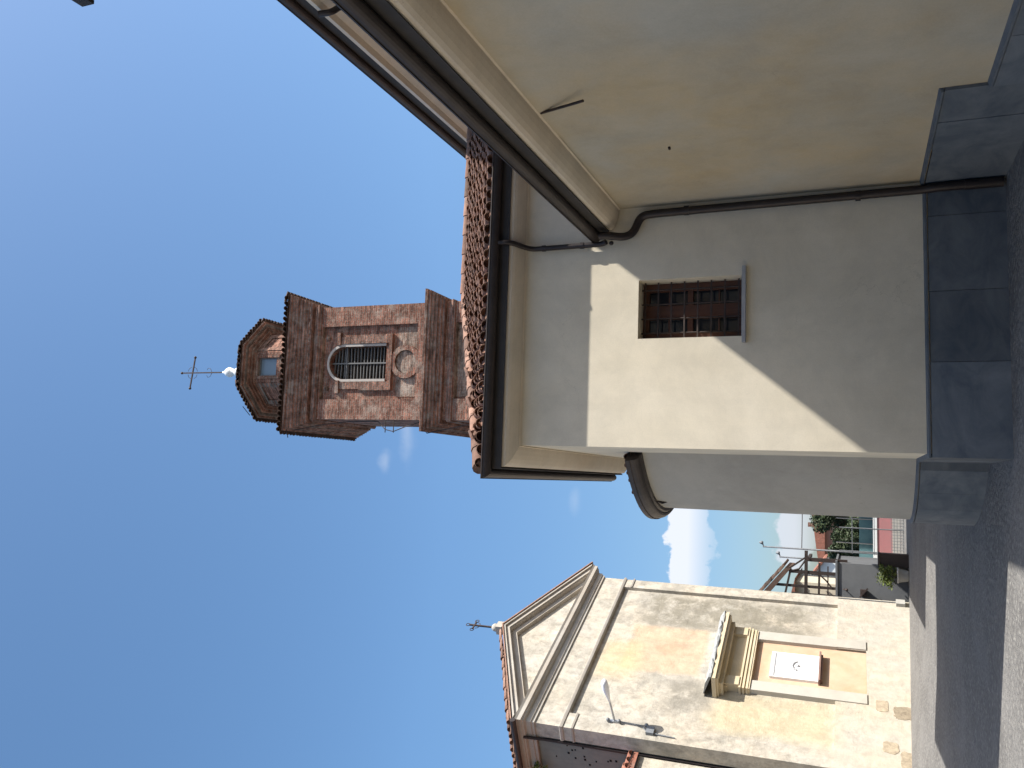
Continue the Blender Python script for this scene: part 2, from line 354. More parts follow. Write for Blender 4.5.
# the old chapel's weathered front
def chapel_mat(name, peach=False):
    m_ = mat(name, (.6, .56, .46), .95, .1); t = NT(m_); x = t.xyz()
    a, b = (.46, .435, .38), (.51, .445, .345)
    c = t.mix(t.ramp(t.noise(.5, 9, .68, dist=.1), [(.35, 0.0), (.68, 1.0)]), a, b)
    # big flaking patches of grey render showing under the limewash
    fl = t.ramp(t.noise(.8, 9, .68, vec=t.map((1, 1, 1.3), (5, 1, 2)), dist=.15), [(.50, 0.0), (.64, 1.0)])
    hi = t.n.new('ShaderNodeMapRange'); t.l.new(x[2], hi.inputs[0]); hi.inputs[1].default_value = 1.6; hi.inputs[2].default_value = 3.5
    hi.inputs[3].default_value = .15; hi.inputs[4].default_value = 1
    c = t.mix(t.math('MULTIPLY', t.math('MULTIPLY', fl, hi.outputs[0]), .8), c, (.34, .32, .27))
    gr = t.ramp(t.noise(3.0, 10, .78, vec=t.map((1, 1, .7), (1, 9, 3)), dist=.3), [(.44, 0.0), (.66, 1.0)])
    c = t.mix(t.math('MULTIPLY', t.math('MULTIPLY', gr, hi.outputs[0]), .7), c, (.20, .18, .15))
    if peach:
        def band(o, lo, hi_, soft):
            q = t.n.new('ShaderNodeMapRange'); q.interpolation_type = 'SMOOTHSTEP'; t.l.new(o, q.inputs[0]); q.inputs[1].default_value = lo-soft; q.inputs[2].default_value = lo+soft
            r = t.n.new('ShaderNodeMapRange'); r.interpolation_type = 'SMOOTHSTEP'; t.l.new(o, r.inputs[0]); r.inputs[1].default_value = hi_+soft; r.inputs[2].default_value = hi_-soft
            return t.math('MULTIPLY', q.outputs[0], r.outputs[0])
        wob = t.math('MULTIPLY_ADD', t.noise(1.5, 6, .7), .5, -.25)
        xx = t.math('ADD', x[0], wob); zz = t.math('ADD', x[2], wob)
        fr = t.math('MULTIPLY', band(xx, -4.75, -2.35, .1), band(zz, 6.1, 8.6, .1))
        c = t.mix(t.math('MULTIPLY', fr, .8), c, (.50, .37, .25))
        fr2 = t.math('MULTIPLY', band(xx, -3.9, -3.1, .25), band(zz, 6.9, 7.6, .25))
        c = t.mix(t.math('MULTIPLY', fr2, .6), c, (.48, .29, .19))
        lo_ = t.math('MULTIPLY', band(xx, -6.9, -5.2, .3), band(zz, 2.2, 5.6, .5))
        c = t.mix(t.math('MULTIPLY', lo_, .6), c, (.52, .43, .26))
        yl = t.math('MULTIPLY', band(xx, -5.2, -3.4, .5), band(zz, 8.1, 9.4, .4))
        c = t.mix(t.math('MULTIPLY', yl, .55), c, (.56, .42, .22))
        dk = t.math('MULTIPLY', band(xx, -2.3, -.5, .25), band(zz, 3.0, 8.6, .6))
        c = t.mix(t.math('MULTIPLY', t.math('MULTIPLY', dk, t.ramp(t.noise(1.8, 9, .75), [(.34, 0.0), (.54, 1.0)])), .92), c, (.22, .20, .155))
        dk2 = t.math('MULTIPLY', band(xx, -6.4, -5.0, .3), band(zz, 5.6, 6.9, .3))
        c = t.mix(t.math('MULTIPLY', t.math('MULTIPLY', dk2, t.ramp(t.noise(1.8, 9, .75), [(.34, 0.0), (.54, 1.0)])), .9), c, (.24, .22, .18))
    c = t.mix(1.0, c, t.ramp(t.noise(3.2, 10, .72, dist=.2), [(.34, .80), (.62, 1.04)]), 'MULTIPLY')
    st = t.ramp(t.noise(1.0, 8, .7, vec=t.map((4, 4, .3))), [(.45, 0.0), (.75, 1.0)])
    c = t.mix(t.math('MULTIPLY', st, .3), c, (.30, .28, .24)); t.col(c)
    h = t.math('ADD', t.math('MULTIPLY', fl, -.6), t.noise(9, 8, .7)); t.bump(h, .5, .03)
    return m_
CH_FRONT = chapel_mat('flaking limewashed front', True)
CH_WALL = chapel_mat('flaking limewash')
PEACH = plaster('peach niche plaster', (.55, .40, .28), (.58, .48, .38), (.50, .27, .15), .7, 0)
NICHE_STONE = plaster('yellow niche mouldings', (.54, .45, .29), (.48, .38, .23), (.56, .5, .42), .5, 0)
PALE = plaster('pale grey plaster strips', (.43, .41, .36), (.37, .345, .30), (.45, .40, .32), .4, 0)
CH_CORN = plaster('grey weathered cornice', (.42, .395, .35), (.27, .25, .22), (.36, .30, .23), .6, .2)
CH_SIDE = plaster('grey green side render', (.20, .215, .19), (.13, .14, .125), (.24, .225, .19), .6, .2)

# ground
def ground_mat():
    m_ = mat('worn stony asphalt', (.15, .15, .15), .9, .25); t = NT(m_)
    v = t.n.new('ShaderNodeTexVoronoi'); v.inputs['Scale'].default_value = 17; t.l.new(t.map((1, 1.0, 1)), v.inputs['Vector'])
    v2 = t.n.new('ShaderNodeTexVoronoi'); v2.inputs['Scale'].default_value = 55; t.l.new(t.obj(), v2.inputs['Vector'])
    sep = t.n.new('ShaderNodeSeparateColor'); t.l.new(v.outputs['Color'], sep.inputs[0])
    c = t.ramp(sep.outputs[0], [(0.0, (.135, .131, .122)), (.55, (.18, .174, .162)), (1.0, (.26, .25, .228))])
    c = t.mix(t.ramp(v.outputs['Distance'], [(.3, 0.0), (.65, .8)]), c, (.11, .105, .10))
    c = t.mix(t.ramp(t.noise(.7, 8, .65, dist=.5), [(.4, 0.0), (.65, .7)]), c, (.20, .194, .182))
    c = t.mix(t.math('MULTIPLY', t.ramp(t.noise(4, 8, .75), [(.5, 0.0), (.7, 1.0)]), .5), c, (.12, .115, .11)); t.col(c)
    h = t.math('ADD', t.math('MULTIPLY', v.outputs['Distance'], -.8), t.math('ADD', t.math('MULTIPLY', v2.outputs['Distance'], -.35), t.math('MULTIPLY', t.noise(1.5, 6, .6), 1.2)))
    t.bump(h, .75, .03); return m_
GROUND = ground_mat()
def leaf_mat(name, a, b, c3):
    m_ = mat(name, a, .6, .3); t = NT(m_); t.col(t.ramp(t.attr(), [(0.0, a), (.5, b), (1.0, c3)]))
    return m_
LEAF = leaf_mat('tree leaves', (.03, .048, .022), (.048, .07, .032), (.075, .098, .045))
LEAF_Y = leaf_mat('yellow green leaves', (.09, .13, .03), (.14, .17, .04), (.06, .08, .03))
BARK = wood_mat('bark', (.10, .075, .055), (.06, .045, .035))

# ------------------------------------------------------------------ ground and far land
g = M()
nx = 60
xs = [-1500, -600, -250, -120] + [-60 + i*1.25 for i in range(97)] + [120, 250, 600, 1500]
ys = [-300, -100, -40] + [-20 + i*1.25 for i in range(89)] + [130, 250, 600, 1800]
def gz(x, y):
    # a slight rise away to the left in front of the chapel
    t = max(0.0, min(1.0, (y-18)/6)); t = t*t*(3-2*t)
    u = max(0.0, min(6.0, -x-3.6)); return .105*u*t*(1 if y < 60 else 0)
vs = [(x, y, gz(x, y)) for y in ys for x in xs]; w = len(xs)
g.add(vs, [(j*w+i, j*w+i+1, (j+1)*w+i+1, (j+1)*w+i) for j in range(len(ys)-1) for i in range(w-1)])
tag(g.build('ground', GROUND), kind='structure')
hb = M(); hn = 60
hv = []
for i in range(hn+1):
    a = radians(-70 + 140*i/hn); r = 900
    hgt = 22 + 14*sin(i*.6) + 8*sin(i*1.7+1)
    hv += [(r*sin(a), r*cos(a), -2), ((r+150)*sin(a), (r+150)*cos(a), hgt)]
hb.add(hv, [(2*i, 2*i+2, 2*i+3, 2*i+1) for i in range(hn)])
HILL = stone_mat('far wooded hill', (.05, .075, .05), (.07, .09, .06), .95, .02)
tag(hb.build('hills', HILL), kind='structure')

# ------------------------------------------------------------------ clay tiles
def tile_field(mb, org, e, upv, width, length, inside=None, pitch=.21, step=.33, r=.088, tl=.42, seg=5, jit=.012, base=True):
    """rows of half round cover tiles: org lower left corner, e along the eaves, upv up the slope"""
    org, e, upv = Vector(org), Vector(e).normalized(), Vector(upv).normalized(); nn = e.cross(upv).normalized()
    if nn.z < 0: nn = -nn
    i = 0; x = pitch*.5
    while x < width:
        y = -.04
        rows = int(length/step)+1
        for k in range(rows):
            y = -.04 + k*step
            if y+step*.5 > length: break
            if inside and not inside(x, y+step*.5): continue
            jx, ja, jz = random.uniform(-jit, jit), random.uniform(-.05, .05), random.uniform(-.004, .02)
            tint = random.random(); vs = []
            for q, rr, hh in ((0, r, .028), (tl, r*.8, 0.0)):
                cpt = org + e*(x+jx+ja*q) + upv*(y+q) + nn*(.02+hh+jz)
                for th in (1.0, .86):
                    vs += [cpt + e*(-cos(pi*j/seg)*rr*th) + nn*(sin(pi*j/seg)*rr*th) for j in range(seg+1)]
            n1 = seg+1; fs = []
            for j in range(seg):
                fs.append((j, j+1, 2*n1+j+1, 2*n1+j))             # outside
                fs.append((n1+j+1, n1+j, 3*n1+j, 3*n1+j+1))       # inside
                fs.append((j+1, j, n1+j, n1+j+1))                 # lower lip
            mb.add(vs, fs, tint, True)
        x += pitch
    return mb

# ------------------------------------------------------------------ the church
XL, YF, YB, XA, XN = .41, 10.66, 16.3, 3.60, 7.5       # wing left wall, wing front, wing back, aisle wall, nave wall
church = thing('church', (XL, YF, 0), 'cream plastered church with blue grey stone plinth, dark gutters and a small rounded apse', 'church')
wx0, wx1, wz0, wz1 = 1.83, 2.61, 2.90, 4.23            # window opening
fw_ = M()
wall_holes(fw_, XL, XN, 0, 6.0, YF, YF+.4, [(wx0, wx1, wz0, wz1)])
fw_.box(XL, XL+.4, YF+.4, YB+.35, 0, 5.98)                   # left side wall
fw_.box(XL+.4, XN, YB-.4, YB, 0, 6.0)
fw_.build('wing_wall', P_WALL, church)
aw = M()
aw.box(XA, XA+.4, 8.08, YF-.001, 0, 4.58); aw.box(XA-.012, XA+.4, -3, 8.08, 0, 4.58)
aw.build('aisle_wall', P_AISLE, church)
# apse: a segment of a circle standing out of the side wall
ACX, ACY, AR = 2.05, 14.4, 2.51
def arc(rad, n=28, lim=None):
    a0 = math.acos(max(-1, min(1, (ACX-XL)/rad))) if rad > ACX-XL else 0
    # from the back end round to the front end (outside on the right)
    return [(ACX-rad*cos(t), ACY+rad*sin(t)) for t in [a0 - 2*a0*i/n for i in range(n+1)]]
ap = M(); pts = arc(AR)
vs = [(x, y, z) for x, y in pts for z in (0, 4.62)]
ap.add(vs, [(2*i, 2*i+2, 2*i+3, 2*i+1) for i in range(len(pts)-1)], smooth=True)
ap.build('apse_wall', P_APSE, church)
ar_ = M(); top = (XL+.05, ACY, 5.05); ep = [(x, y, 4.735) for x, y in arc(AR+.10)]
ar_.add([top]+ep, [(0, i+1, i+2) for i in range(len(ep)-1)])
for i in range(len(ep)-1):
    a, b = Vector(ep[i]), Vector(ep[i+1]); mid = (a+b)/2; d = Vector(top)-mid
    tile_field(ar_, mid + d*.03 - (b-a).normalized()*.09, (b-a), d, .18, d.length*.8, pitch=.18, r=.07)
ar_.build('apse_roof', TILE, church)

# the plinth of stone slabs, each slab with its joint
pl = M()
def slabs(a, b, z1, off=.045, wmin=.7, wmax=1.1, z0=-.02):
    a, b = Vector(a), Vector(b); Ln = (b-a).length; d = (b-a)/Ln; nr = Vector((d.y, -d.x)); s_ = 0
    while s_ < Ln-.01:
        e_ = min(Ln, s_+random.uniform(wmin, wmax))
        if Ln-e_ < .35: e_ = Ln
        g0, g1 = s_+.003, e_-.003; zz = z1+random.uniform(-.008, .008); of = off+random.uniform(-.004, .004); t_ = random.random()
        q = [a+d*g0, a+d*g1]; lo = [q[0]-nr*.02, q[1]-nr*.02, q[1]+nr*of, q[0]+nr*of]
        pl.add([(p.x, p.y, z) for z in (z0, zz) for p in lo], [(0,1,2,3),(7,6,5,4),(0,4,5,1),(1,5,6,2),(2,6,7,3),(3,7,4,0)], t_)
        s_ = e_
slabs((XL-.045, YF), (XA-.045, YF), .80); slabs((XL, 12.5), (XL, YF+.001), .80, wmin=.5, wmax=.7)
slabs((XA, YF-.045), (XA, 8.08), .83); slabs((XA-.012, 8.08), (XA-.012, 1), .45, .05)
pa = arc(AR)
for i in range(0, len(pa)-1, 3):
    j = min(i+3, len(pa)-1); t_ = random.random()
    for k in range(i, j):
        a, b = Vector(pa[k]), Vector(pa[k+1]); c0 = Vector((ACX, ACY))
        na, nb = (a-c0).normalized(), (b-c0).normalized()
        lo = [a-na*.02, b-nb*.02, b+nb*.05, a+na*.05]
        if k == j-1: lo[1] = lo[1]+(a-b)*.02; lo[2] = lo[2]+(a-b)*.02
        pl.add([(p.x, p.y, z) for z in (-.02, .80) for p in lo], [(0,1,2,3),(7,6,5,4),(0,4,5,1),(1,5,6,2),(2,6,7,3),(3,7,4,0)], t_)
pl.build('plinth', SLATE, church)
pc = merge(sweep([(XL, 12.48), (XL, YF), (XA-.05, YF)], [(0, .812), (.052, .812), (.052, .832), (0, .85)]),
           sweep([(XA, YF-.05), (XA, 8.085)], [(0, .842), (.056, .842), (.056, .862), (0, .88)]),
           sweep([(XA-.012, 8.07), (XA-.012, 1)], [(0, .462), (.062, .462), (.062, .482), (0, .50)]),
           sweep(arc(AR), [(0, .812), (.057, .812), (.057, .83), (0, .85)]))
pc.build('plinth_coping', SLATE, church)

def eaves_profiles(z0, s=1.0, gd=.36):
    cove = [(0, z0), (.012*s, z0-.012)]
    for i in range(7):
        t = i/6; cove.append(((.02+.275*sin(t*pi/2)**1.3)*s, z0+.01*s + (.115*(1-cos(t*pi/2)))*s))
    cove += [(.30*s, z0+.15*s), (0, z0+.15*s)]
    fas = [(.0, z0+.153*s), (.312*s, z0+.153*s), (.318*s, z0+.135*s), (.328*s, z0+.135*s), (.335*s, z0+.36*s), (0, z0+.36*s)]
    gc, gz_, gr = .385*s, z0+.355*s, .072*s
    outer = [(gc+gr*cos(pi+pi*i/10), gz_+gr*sin(pi+pi*i/10)*1.35) for i in range(11)]
    inner = [(gc+(gr-.008)*cos(2*pi-pi*i/10), gz_+(gr-.008)*sin(2*pi-pi*i/10)*1.35) for i in range(11)]
    gut = outer + [(gc+gr+.012, gz_), (gc+gr+.012, gz_+.014), (gc+gr-.006, gz_+.014)] + inner + [(gc-gr, gz_+.03)]
    return cove, fas, gut
def eaves(path, z0, s=1.0, names=('cornice', 'fascia', 'gutter'), corn=P_CORN):
    cove, fas, gut = eaves_profiles(z0, s)
    sweep(path, cove).build(names[0], corn, church); sweep(path, fas).build(names[1], FASCIA, church)
    return sweep(path, gut).build(names[2], GUTTER, church)
ZE = 5.83
eaves([(XL, YB+.35), (XL, YF), (XN, YF)], ZE, 1.0)
eaves([(XA, YF-.02), (XA, -3)], 4.50, .97)
# gutter brackets / joints
ZN = 9.12
# main nave behind the aisle, with its own higher eaves
nw = M(); nw.box(XN, XN+9, -3, 30, 0, 9.2); nw.build('nave_wall', P_AISLE, church)
cn = [(0, ZN-.22), (.05, ZN-.22), (.06, ZN-.12), (.12, ZN-.12), (.14, ZN-.05), (.22, ZN+.0), (.30, ZN+.10), (.40, ZN+.13), (.40, ZN+.2), (0, ZN+.2)]
sweep([(XN, 30), (XN, -3)], cn).build('cornice', P_CORN, church)
_, fas, gut = eaves_profiles(ZN+.06, 1.14)
sweep([(XN, 30), (XN, -3)], [(0, ZN+.203), (.395, ZN+.203), (.405, ZN+.45), (0, ZN+.45)]).build('fascia', FASCIA, church)
sweep([(XN, 30), (XN, -3)], gut).build('gutter', GUTTER, church)
nr_ = M(); nr_.prism([(XN-.35, 9.62), (XN+4.5, 11.75), (XN+9.3, 9.62), (XN+9.3, 9.54), (XN+4.5, 11.66), (XN-.35, 9.54)], -3, 30); nr_.build('nave_roof', TILE, church)
# taller front part of the nave: only its eaves corner reaches the picture
tf = M(); tf.box(4.45, 13, .5, 4.62, 4.8, 7.72); tf.build('front_block', P_AISLE, church)
tr = M(); tr.box(4.03, 13.2, .2, 5.02, 7.80, 7.90); tr.box(3.995, 4.029, .2, 5.04, 7.78, 7.92); tr.build('front_block_eaves', FASCIA, church)
# aisle lean-to roof
al = M(); al.prism([(3.28, 4.90), (XN-.002, 5.75), (XN-.002, 5.66), (3.28, 4.80)], -3, YF-.01); al.build('aisle_roof', TILE, church)
# hipped wing roof
pitch = .585; ze = 6.215; rY = (YF-.33+YB+.33)/2; half = rY-(YF-.33); zr = ze+half*pitch; x0 = XL-.33; y0 = YF-.33; y1 = YB+.33
rb = M()
rb.add([(x0, y0, ze), (XN, y0, ze), (XN, rY, zr), (x0+half, rY, zr), (x0, y1, ze), (XN, y1, ze)], [(0,1,2,3), (4,0,3), (5,4,3,2), (0,4,5,1)], .9)
sl_len = sqrt(half**2+(half*pitch)**2); k_ = half/sl_len
tile_field(rb, (x0, y0, ze+.0), (1,0,0), (0,1,pitch), XN-x0, sl_len, inside=lambda x, y: x > y*k_-.05, pitch=.168, r=.072, jit=.02, step=.30, tl=.38)
tile_field(rb, (x0, y1, ze+.0), (0,-1,0), (1,0,pitch), y1-y0, sl_len, inside=lambda x, y: y*k_-.05 < x < (y1-y0)-y*k_+.05, pitch=.168, r=.072, jit=.02, step=.30, tl=.38)
# hip and ridge caps
def caps(mb, a, b, r=.11, step=.36):
    a, b = Vector(a), Vector(b); d = (b-a).normalized(); n_ = int((b-a).length/step)
    for i in range(n_):
        p = a+d*(i*step)+Vector((0, 0, .05)); mb.tube([p, p+d*(step+.07)], r, 10, True, r*.85, tint=random.random())
caps(rb, (x0, y0, ze), (x0+half, rY, zr)); caps(rb, (x0+half, rY, zr), (XN, rY, zr)); caps(rb, (x0, y1, ze), (x0+half, rY, zr))
rb.build('wing_roof', TILE, church)
# apse eaves
gut = [(.10+.085*cos(pi+pi*i/10), 4.74+.085*sin(pi+pi*i/10)*1.6) for i in range(11)] + [(.20, 4.74), (.20, 4.81), (.16, 4.81), (.0, 4.79)]
merge(sweep(arc(AR+.0), [(0, 4.58), (.05, 4.58), (.08, 4.62), (0, 4.78)]), sweep(arc(AR), gut)).build('gutter', GUTTER, church)
hk = M(); hk.tube([(-.33, 13.6, 4.60), (-.36, 13.62, 4.50), (-.33, 13.66, 4.43), (-.26, 13.7, 4.40), (-.2, 13.75, 4.33)], .020, 8); hk.build('outlet_pipe', PIPE, church)
# rear parts of the church behind the wing
rc = M(); rc.box(.95, XN, 15.3, 18.0, 0, 7.5); rc.box(1.15, XN-.003, 22.3, 30.4, 0, 5.4); rc.box(2.6, XN-.005, 18.001, 22.299, 0, 5); rc.build('choir_wall', P_WALL, church)
rr_ = M(); rr_.box(.75, XN, 15.1, 18.2, 7.503, 7.62); rr_.box(.95, XN-.003, 22.1, 30.6, 5.403, 5.52); rr_.box(2.5, XN-.004, 18.201, 22.099, 5.003, 5.1); rr_.build('choir_roof', TILE, church)

# window
yw = YF+.28
win = M()
win.box(wx0+.001, wx0+.075, yw, yw+.06, wz0, wz1-.001); win.box(wx1-.075, wx1-.001, yw, yw+.06, wz0, wz1-.001)
win.box(wx0+.075, wx1-.075, yw, yw+.06, wz1-.085, wz1-.001); win.box(wx0+.075, wx1-.075, yw, yw+.06, wz0, wz0+.09)
xm = (wx0+wx1)/2; zm = wz0+.70
win.box(xm-.055, xm+.055, yw-.012, yw+.058, wz0+.09, wz1-.085)
for a, b in ((wx0+.075, xm-.055), (xm+.055, wx1-.075)):
    win.box(a, b, yw-.004, yw+.057, zm-.035, zm+.035)
    win.box(a, a+.035, yw-.003, yw+.05, wz0+.09, wz1-.085); win.box(b-.035, b, yw-.003, yw+.05, wz0+.09, wz1-.085)
    for z in (wz0+.33, wz0+.98): win.box(a+.035, b-.035, yw+.012, yw+.04, z-.009, z+.009)
w_o = win.build('window', WOOD, church)
pn = M(); pn.box(wx0+.02, wx1-.02, yw+.042, yw+.049, wz0+.02, wz1-.02); pn.build('pane', GLASS, w_o)
gr_ = M()
for i in range(8):
    z = wz0+.07+i*(wz1-wz0-.12)/7; gr_.box(wx0-.02, wx1+.02, yw-.10, yw-.088, z-.010, z+.010)
for i in range(4):
    x = wx0+.1+i*(wx1-wx0-.2)/3; gr_.tube([(x, yw-.084, wz0), (x, yw-.084, wz1)], .011, 8)
gr_.build('grille', IRON, w_o)
si = M(); si.box(wx0-.09, wx1+.1, YF-.075, YF+.0, wz0-.045, wz0-.002); si.box(wx0+.001, wx1-.001, YF+.0005, yw+.05, wz0-.0, wz0+.012); si.build('sill', SILL, w_o)
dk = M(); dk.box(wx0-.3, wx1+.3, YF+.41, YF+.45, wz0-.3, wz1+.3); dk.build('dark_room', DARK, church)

# downpipes
def bez(pts, n=6):
    """rounds the corners of a polyline"""
    P = [Vector(p) for p in pts]; o = [P[0]]
    for i in range(1, len(P)-1):
        a = P[i]+(P[i-1]-P[i]).normalized()*min(.09, (P[i-1]-P[i]).length*.45); b = P[i]+(P[i+1]-P[i]).normalized()*min(.09, (P[i+1]-P[i]).length*.45)
        for k in range(n+1):
            t = k/n; o.append(a*(1-t)**2+P[i]*2*t*(1-t)+b*t*t)
    o.append(P[-1]); return o
xp = 3.115
dp = M(); dp.tube(bez([(xp+.04, YF-.385, 6.17), (xp+.04, YF-.375, 5.95), (xp, YF-.075, 5.74), (xp, YF-.075, 4.72), (xp+.02, YF-.10, 4.66)]), .036, 12)
for z in (5.55, 5.0): dp.tube([(xp, YF-.075, z-.025), (xp, YF-.075, z+.025)], .044, 12)
dp.build('downpipe', PIPE, church)
dp = M(); dp.tube(bez([(xp+.07, YF-.24, 4.72), (xp+.07, YF-.22, 4.60), (3.17, YF-.13, 4.42), (3.23, YF-.075, 4.30), (3.46, YF-.075, 4.20), (3.475, YF-.075, 4.0), (3.49, YF-.075, .84), (3.49, YF-.105, .72), (3.495, YF-.105, .06)]), .053, 14)
for z in (3.6, 1.55): dp.tube([(3.48, YF-.075, z-.03), (3.48, YF-.075, z+.03)], .064, 12)
dp.tube([(3.492, YF-.105, .03), (3.492, YF-.105, .42)], .06, 12)
dp.ball((xp-.02, YF-.16, 4.57), .03); dp.build('downpipe', PIPE, church)
dp = M(); dp.tube(bez([(7.0, 10.2, 9.25), (7.02, 10.25, 9.05), (7.3, 10.5, 8.98), (XN-.04, 10.6, 8.8), (XN-.04, 10.6, 5.8)]), .05, 12); dp.build('downpipe', PIPE, church)
rod = M(); rod.tube([(3.59, 7.49, 4.47), (3.48, 7.13, 3.92)], .014, 8); rod.build('iron_rod', IRON, church)
ri = M(); ri.tube([(3.598, 8.74, 3.45), (3.57, 8.73, 3.44)], .014, 8); ri.build('wall_hook', IRON, church)

# unseen houses, added to hold skylight back from the shaded church walls
for loc, (bx0, bx1, by0, by1, h), lab in (((2, -8, 0), (-11, 15, -17, -8, 9.5), 'long cream house added out of view behind the viewer to block skylight'),
                                          ((-15, 0, 0), (-24, -13, -7, 13, 8.5), 'cream house added out of view on the left to block skylight')):
    t_ = thing('shade_house', loc, lab, 'house')
    q = M(); q.box(bx0, bx1, by0, by1, 0, h); q.build('wall', CREAMW, t_)
    q = M(); ym = (by0+by1)/2; q.prism([(by0-.5, h+.002), (by1+.5, h+.002), (ym, h+2.2)], bx0-.4, bx1+.4, axis='x'); q.build('roof', TILE, t_)

# ------------------------------------------------------------------ bell tower
TX, TY, TH = 4.65, 33.49, 2.49
TK = 1.16    # size of the tower over the figures below, which were first drawn for a nearer one
tower = thing('bell_tower', (TX, TY, 0), 'weathered red brick bell tower with octagonal lantern, behind the tiled roof of the cream church', 'tower')
tower.location = (TX*TK, TY*TK, 1.6*(1-TK)); tower.scale = (TK, TK, TK)
sq = lambda h: [(-h, -h), (h, -h), (h, h), (-h, h)]           # CCW, outside on the right
tb = M()
# lower and upper shaft with a sunk panel on each visible face
def shaft_stage(mb, z0, z1, ph, pz0, pz1, dep=.17, hole=None):
    mb2 = M(); wall_holes(mb2, -TH, TH, z0, z1, -TH, -TH+dep, [(-ph, ph, pz0, pz1)])
    holes = [hole] if hole else []
    wall_holes(mb2, -TH, TH, z0, z1, -TH+dep, -TH+.7, holes)
    mb2.box(-TH, TH, TH-.5, TH, z0, z1)
    # side walls
    for s_ in (-1, 1):
        o0, o1 = (-TH, -TH+.5) if s_ < 0 else (TH-.5, TH)
        mb2.box(o0, o1, -TH+.7, TH-.5, z0, z1)
    m_all.append(mb2)
m_all = []
shaft_stage(None, 17.1, 17.11, 0, 17.1, 17.1)
m_all = []
BW = .72
shaft_stage(tb, 0, 18.5, 1.6, 13.5, 16.95)
shaft_stage(tb, 18.5, 24.2, 1.62, 18.75, 23.55, hole=(-BW, BW, 20.33, 23.25))
merge(*m_all).build('shaft', BRICK, tower, local=True)
# arch head filling the corners of the opening (two spandrels)
def spandrel(mb, cx, zc, r, ztop, y0, y1, half):
    n = 10
    for s_ in (-1, 1):
        for i in range(n):
            a0, a1 = pi/2*i/n, pi/2*(i+1)/n
            q = [(cx+s_*r*cos(a0), zc+r*sin(a0)), (cx+s_*r*cos(a1), zc+r*sin(a1)), (cx+s_*r*cos(a1), ztop), (cx+s_*r*cos(a0), ztop)]
            if s_ < 0: q = q[::-1]
            mb.prism(q, y0, y1)
sp = M(); spandrel(sp, 0, 23.2-BW, BW, 23.25, -TH+.17, -TH+.7, BW); sp.build('arch_spandrel', BRICK, tower, local=True)
# raised brick surround and plaster arch ring
su = M()
for s_ in (-1, 1):
    su.box(s_*(BW+.12), s_*(BW+.50), -TH+.06, -TH+.169, 20.1, 21.6); su.box(s_*(BW+.12), s_*(BW+.44), -TH+.09, -TH+.169, 21.6, 22.6)
    su.box(s_*(BW+.06), s_*(BW+.62), -TH+.03, -TH+.168, 22.62, 22.80)
su.box(-BW-.5, BW+.5, -TH+.0, -TH+.167, 19.98, 20.10)
su.build('opening_surround', BRICK_D, tower, local=True)
ring = M(); n = 20
pts = [(-BW, 20.33)] + [(-BW*cos(pi*i/n), 23.2-BW+BW*sin(pi*i/n)) for i in range(n+1)] + [(BW, 20.33)]
for i in range(len(pts)-1):
    (xa, za), (xb, zb) = pts[i], pts[i+1]
    def outp(x, z):
        if z <= 23.2-BW: return (x*(1+.11/BW), z)
        d = Vector((x, z-(23.2-BW))); d = d*(1+.11/BW); return (d.x, d.y+23.2-BW)
    ring.prism([(xa, za), (xb, zb), outp(xb, zb), outp(xa, za)][::1], -TH+.115, -TH+.24)
ring.build('arch_ring', RING, tower, local=True)
lv = M()
for i in range(17):
    z = 20.4+i*.165; hw = BW-.02 if z < 23.2-BW else sqrt(max(.01, BW**2-(z-23.2+BW)**2))-.02
    tl = random.uniform(-.03, .03)
    lv.bar((-hw, -TH+.42, z-tl), (hw, -TH+.42, z+tl), .11, .035, random.random())
for x in (-.0,): lv.box(x-.03, x+.03, -TH+.32, -TH+.36, 20.33, 23.15)
lv.box(-BW, BW, -TH+.325, -TH+.365, 22.40, 22.46)
lv.build('louvres', SLAT, tower, local=True)
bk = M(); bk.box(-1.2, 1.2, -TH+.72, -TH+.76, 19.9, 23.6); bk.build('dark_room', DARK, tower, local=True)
# bosses
bs = M()
for x in (-1.12, 1.12): bs.ball((x, -TH+.12, 23.3), .11)
build_each(bs, 'boss', OLD_PLASTER, tower)
# round brick medallion
md = M(); n = 28
for i in range(n):
    a0, a1 = 2*pi*i/n, 2*pi*(i+1)/n
    for r0, r1, y in ((.50, .72, -TH+.03),):
        q = [(r0*cos(a0), 19.32+r0*sin(a0)), (r1*cos(a0), 19.32+r1*sin(a0)), (r1*cos(a1), 19.32+r1*sin(a1)), (r0*cos(a1), 19.32+r0*sin(a1))]
        md.prism(q, y, -TH+.169)
md.build('medallion', BRICK, tower, local=True)
mc = M(); mc.lathe([(.001, 0), (.5, 0)], (0, 0, 0), 24)
mc2 = M(); mc2.prism([(.49*cos(2*pi*i/24), 19.32+.49*sin(2*pi*i/24)) for i in range(24)], -TH+.12, -TH+.166); mc2.build('medallion_field', OLD_PLASTER, tower, local=True)
pp = M(); pp.box(-1.5, 1.5, -TH+.155, -TH+.1695, 18.76, 19.75); pp.build('panel_render', OLD_PLASTER, tower, local=True)
pp = M()
for x in (-.95, .0, .85): pp.box(x-.09, x+.09, -TH+.150, -TH+.1705, 16.3, 16.48)
for x in (-.3, .9): pp.box(x-.08, x+.08, -TH+.150, -TH+.1705, 15.2, 15.36)
build_each(pp, 'putlog_hole', DARK, tower)
lp = M(); lp.box(-1.5, 1.5, -TH+.151, -TH+.1693, 13.6, 16.9); lp.build('panel_render', OLD_PLASTER, tower, local=True)
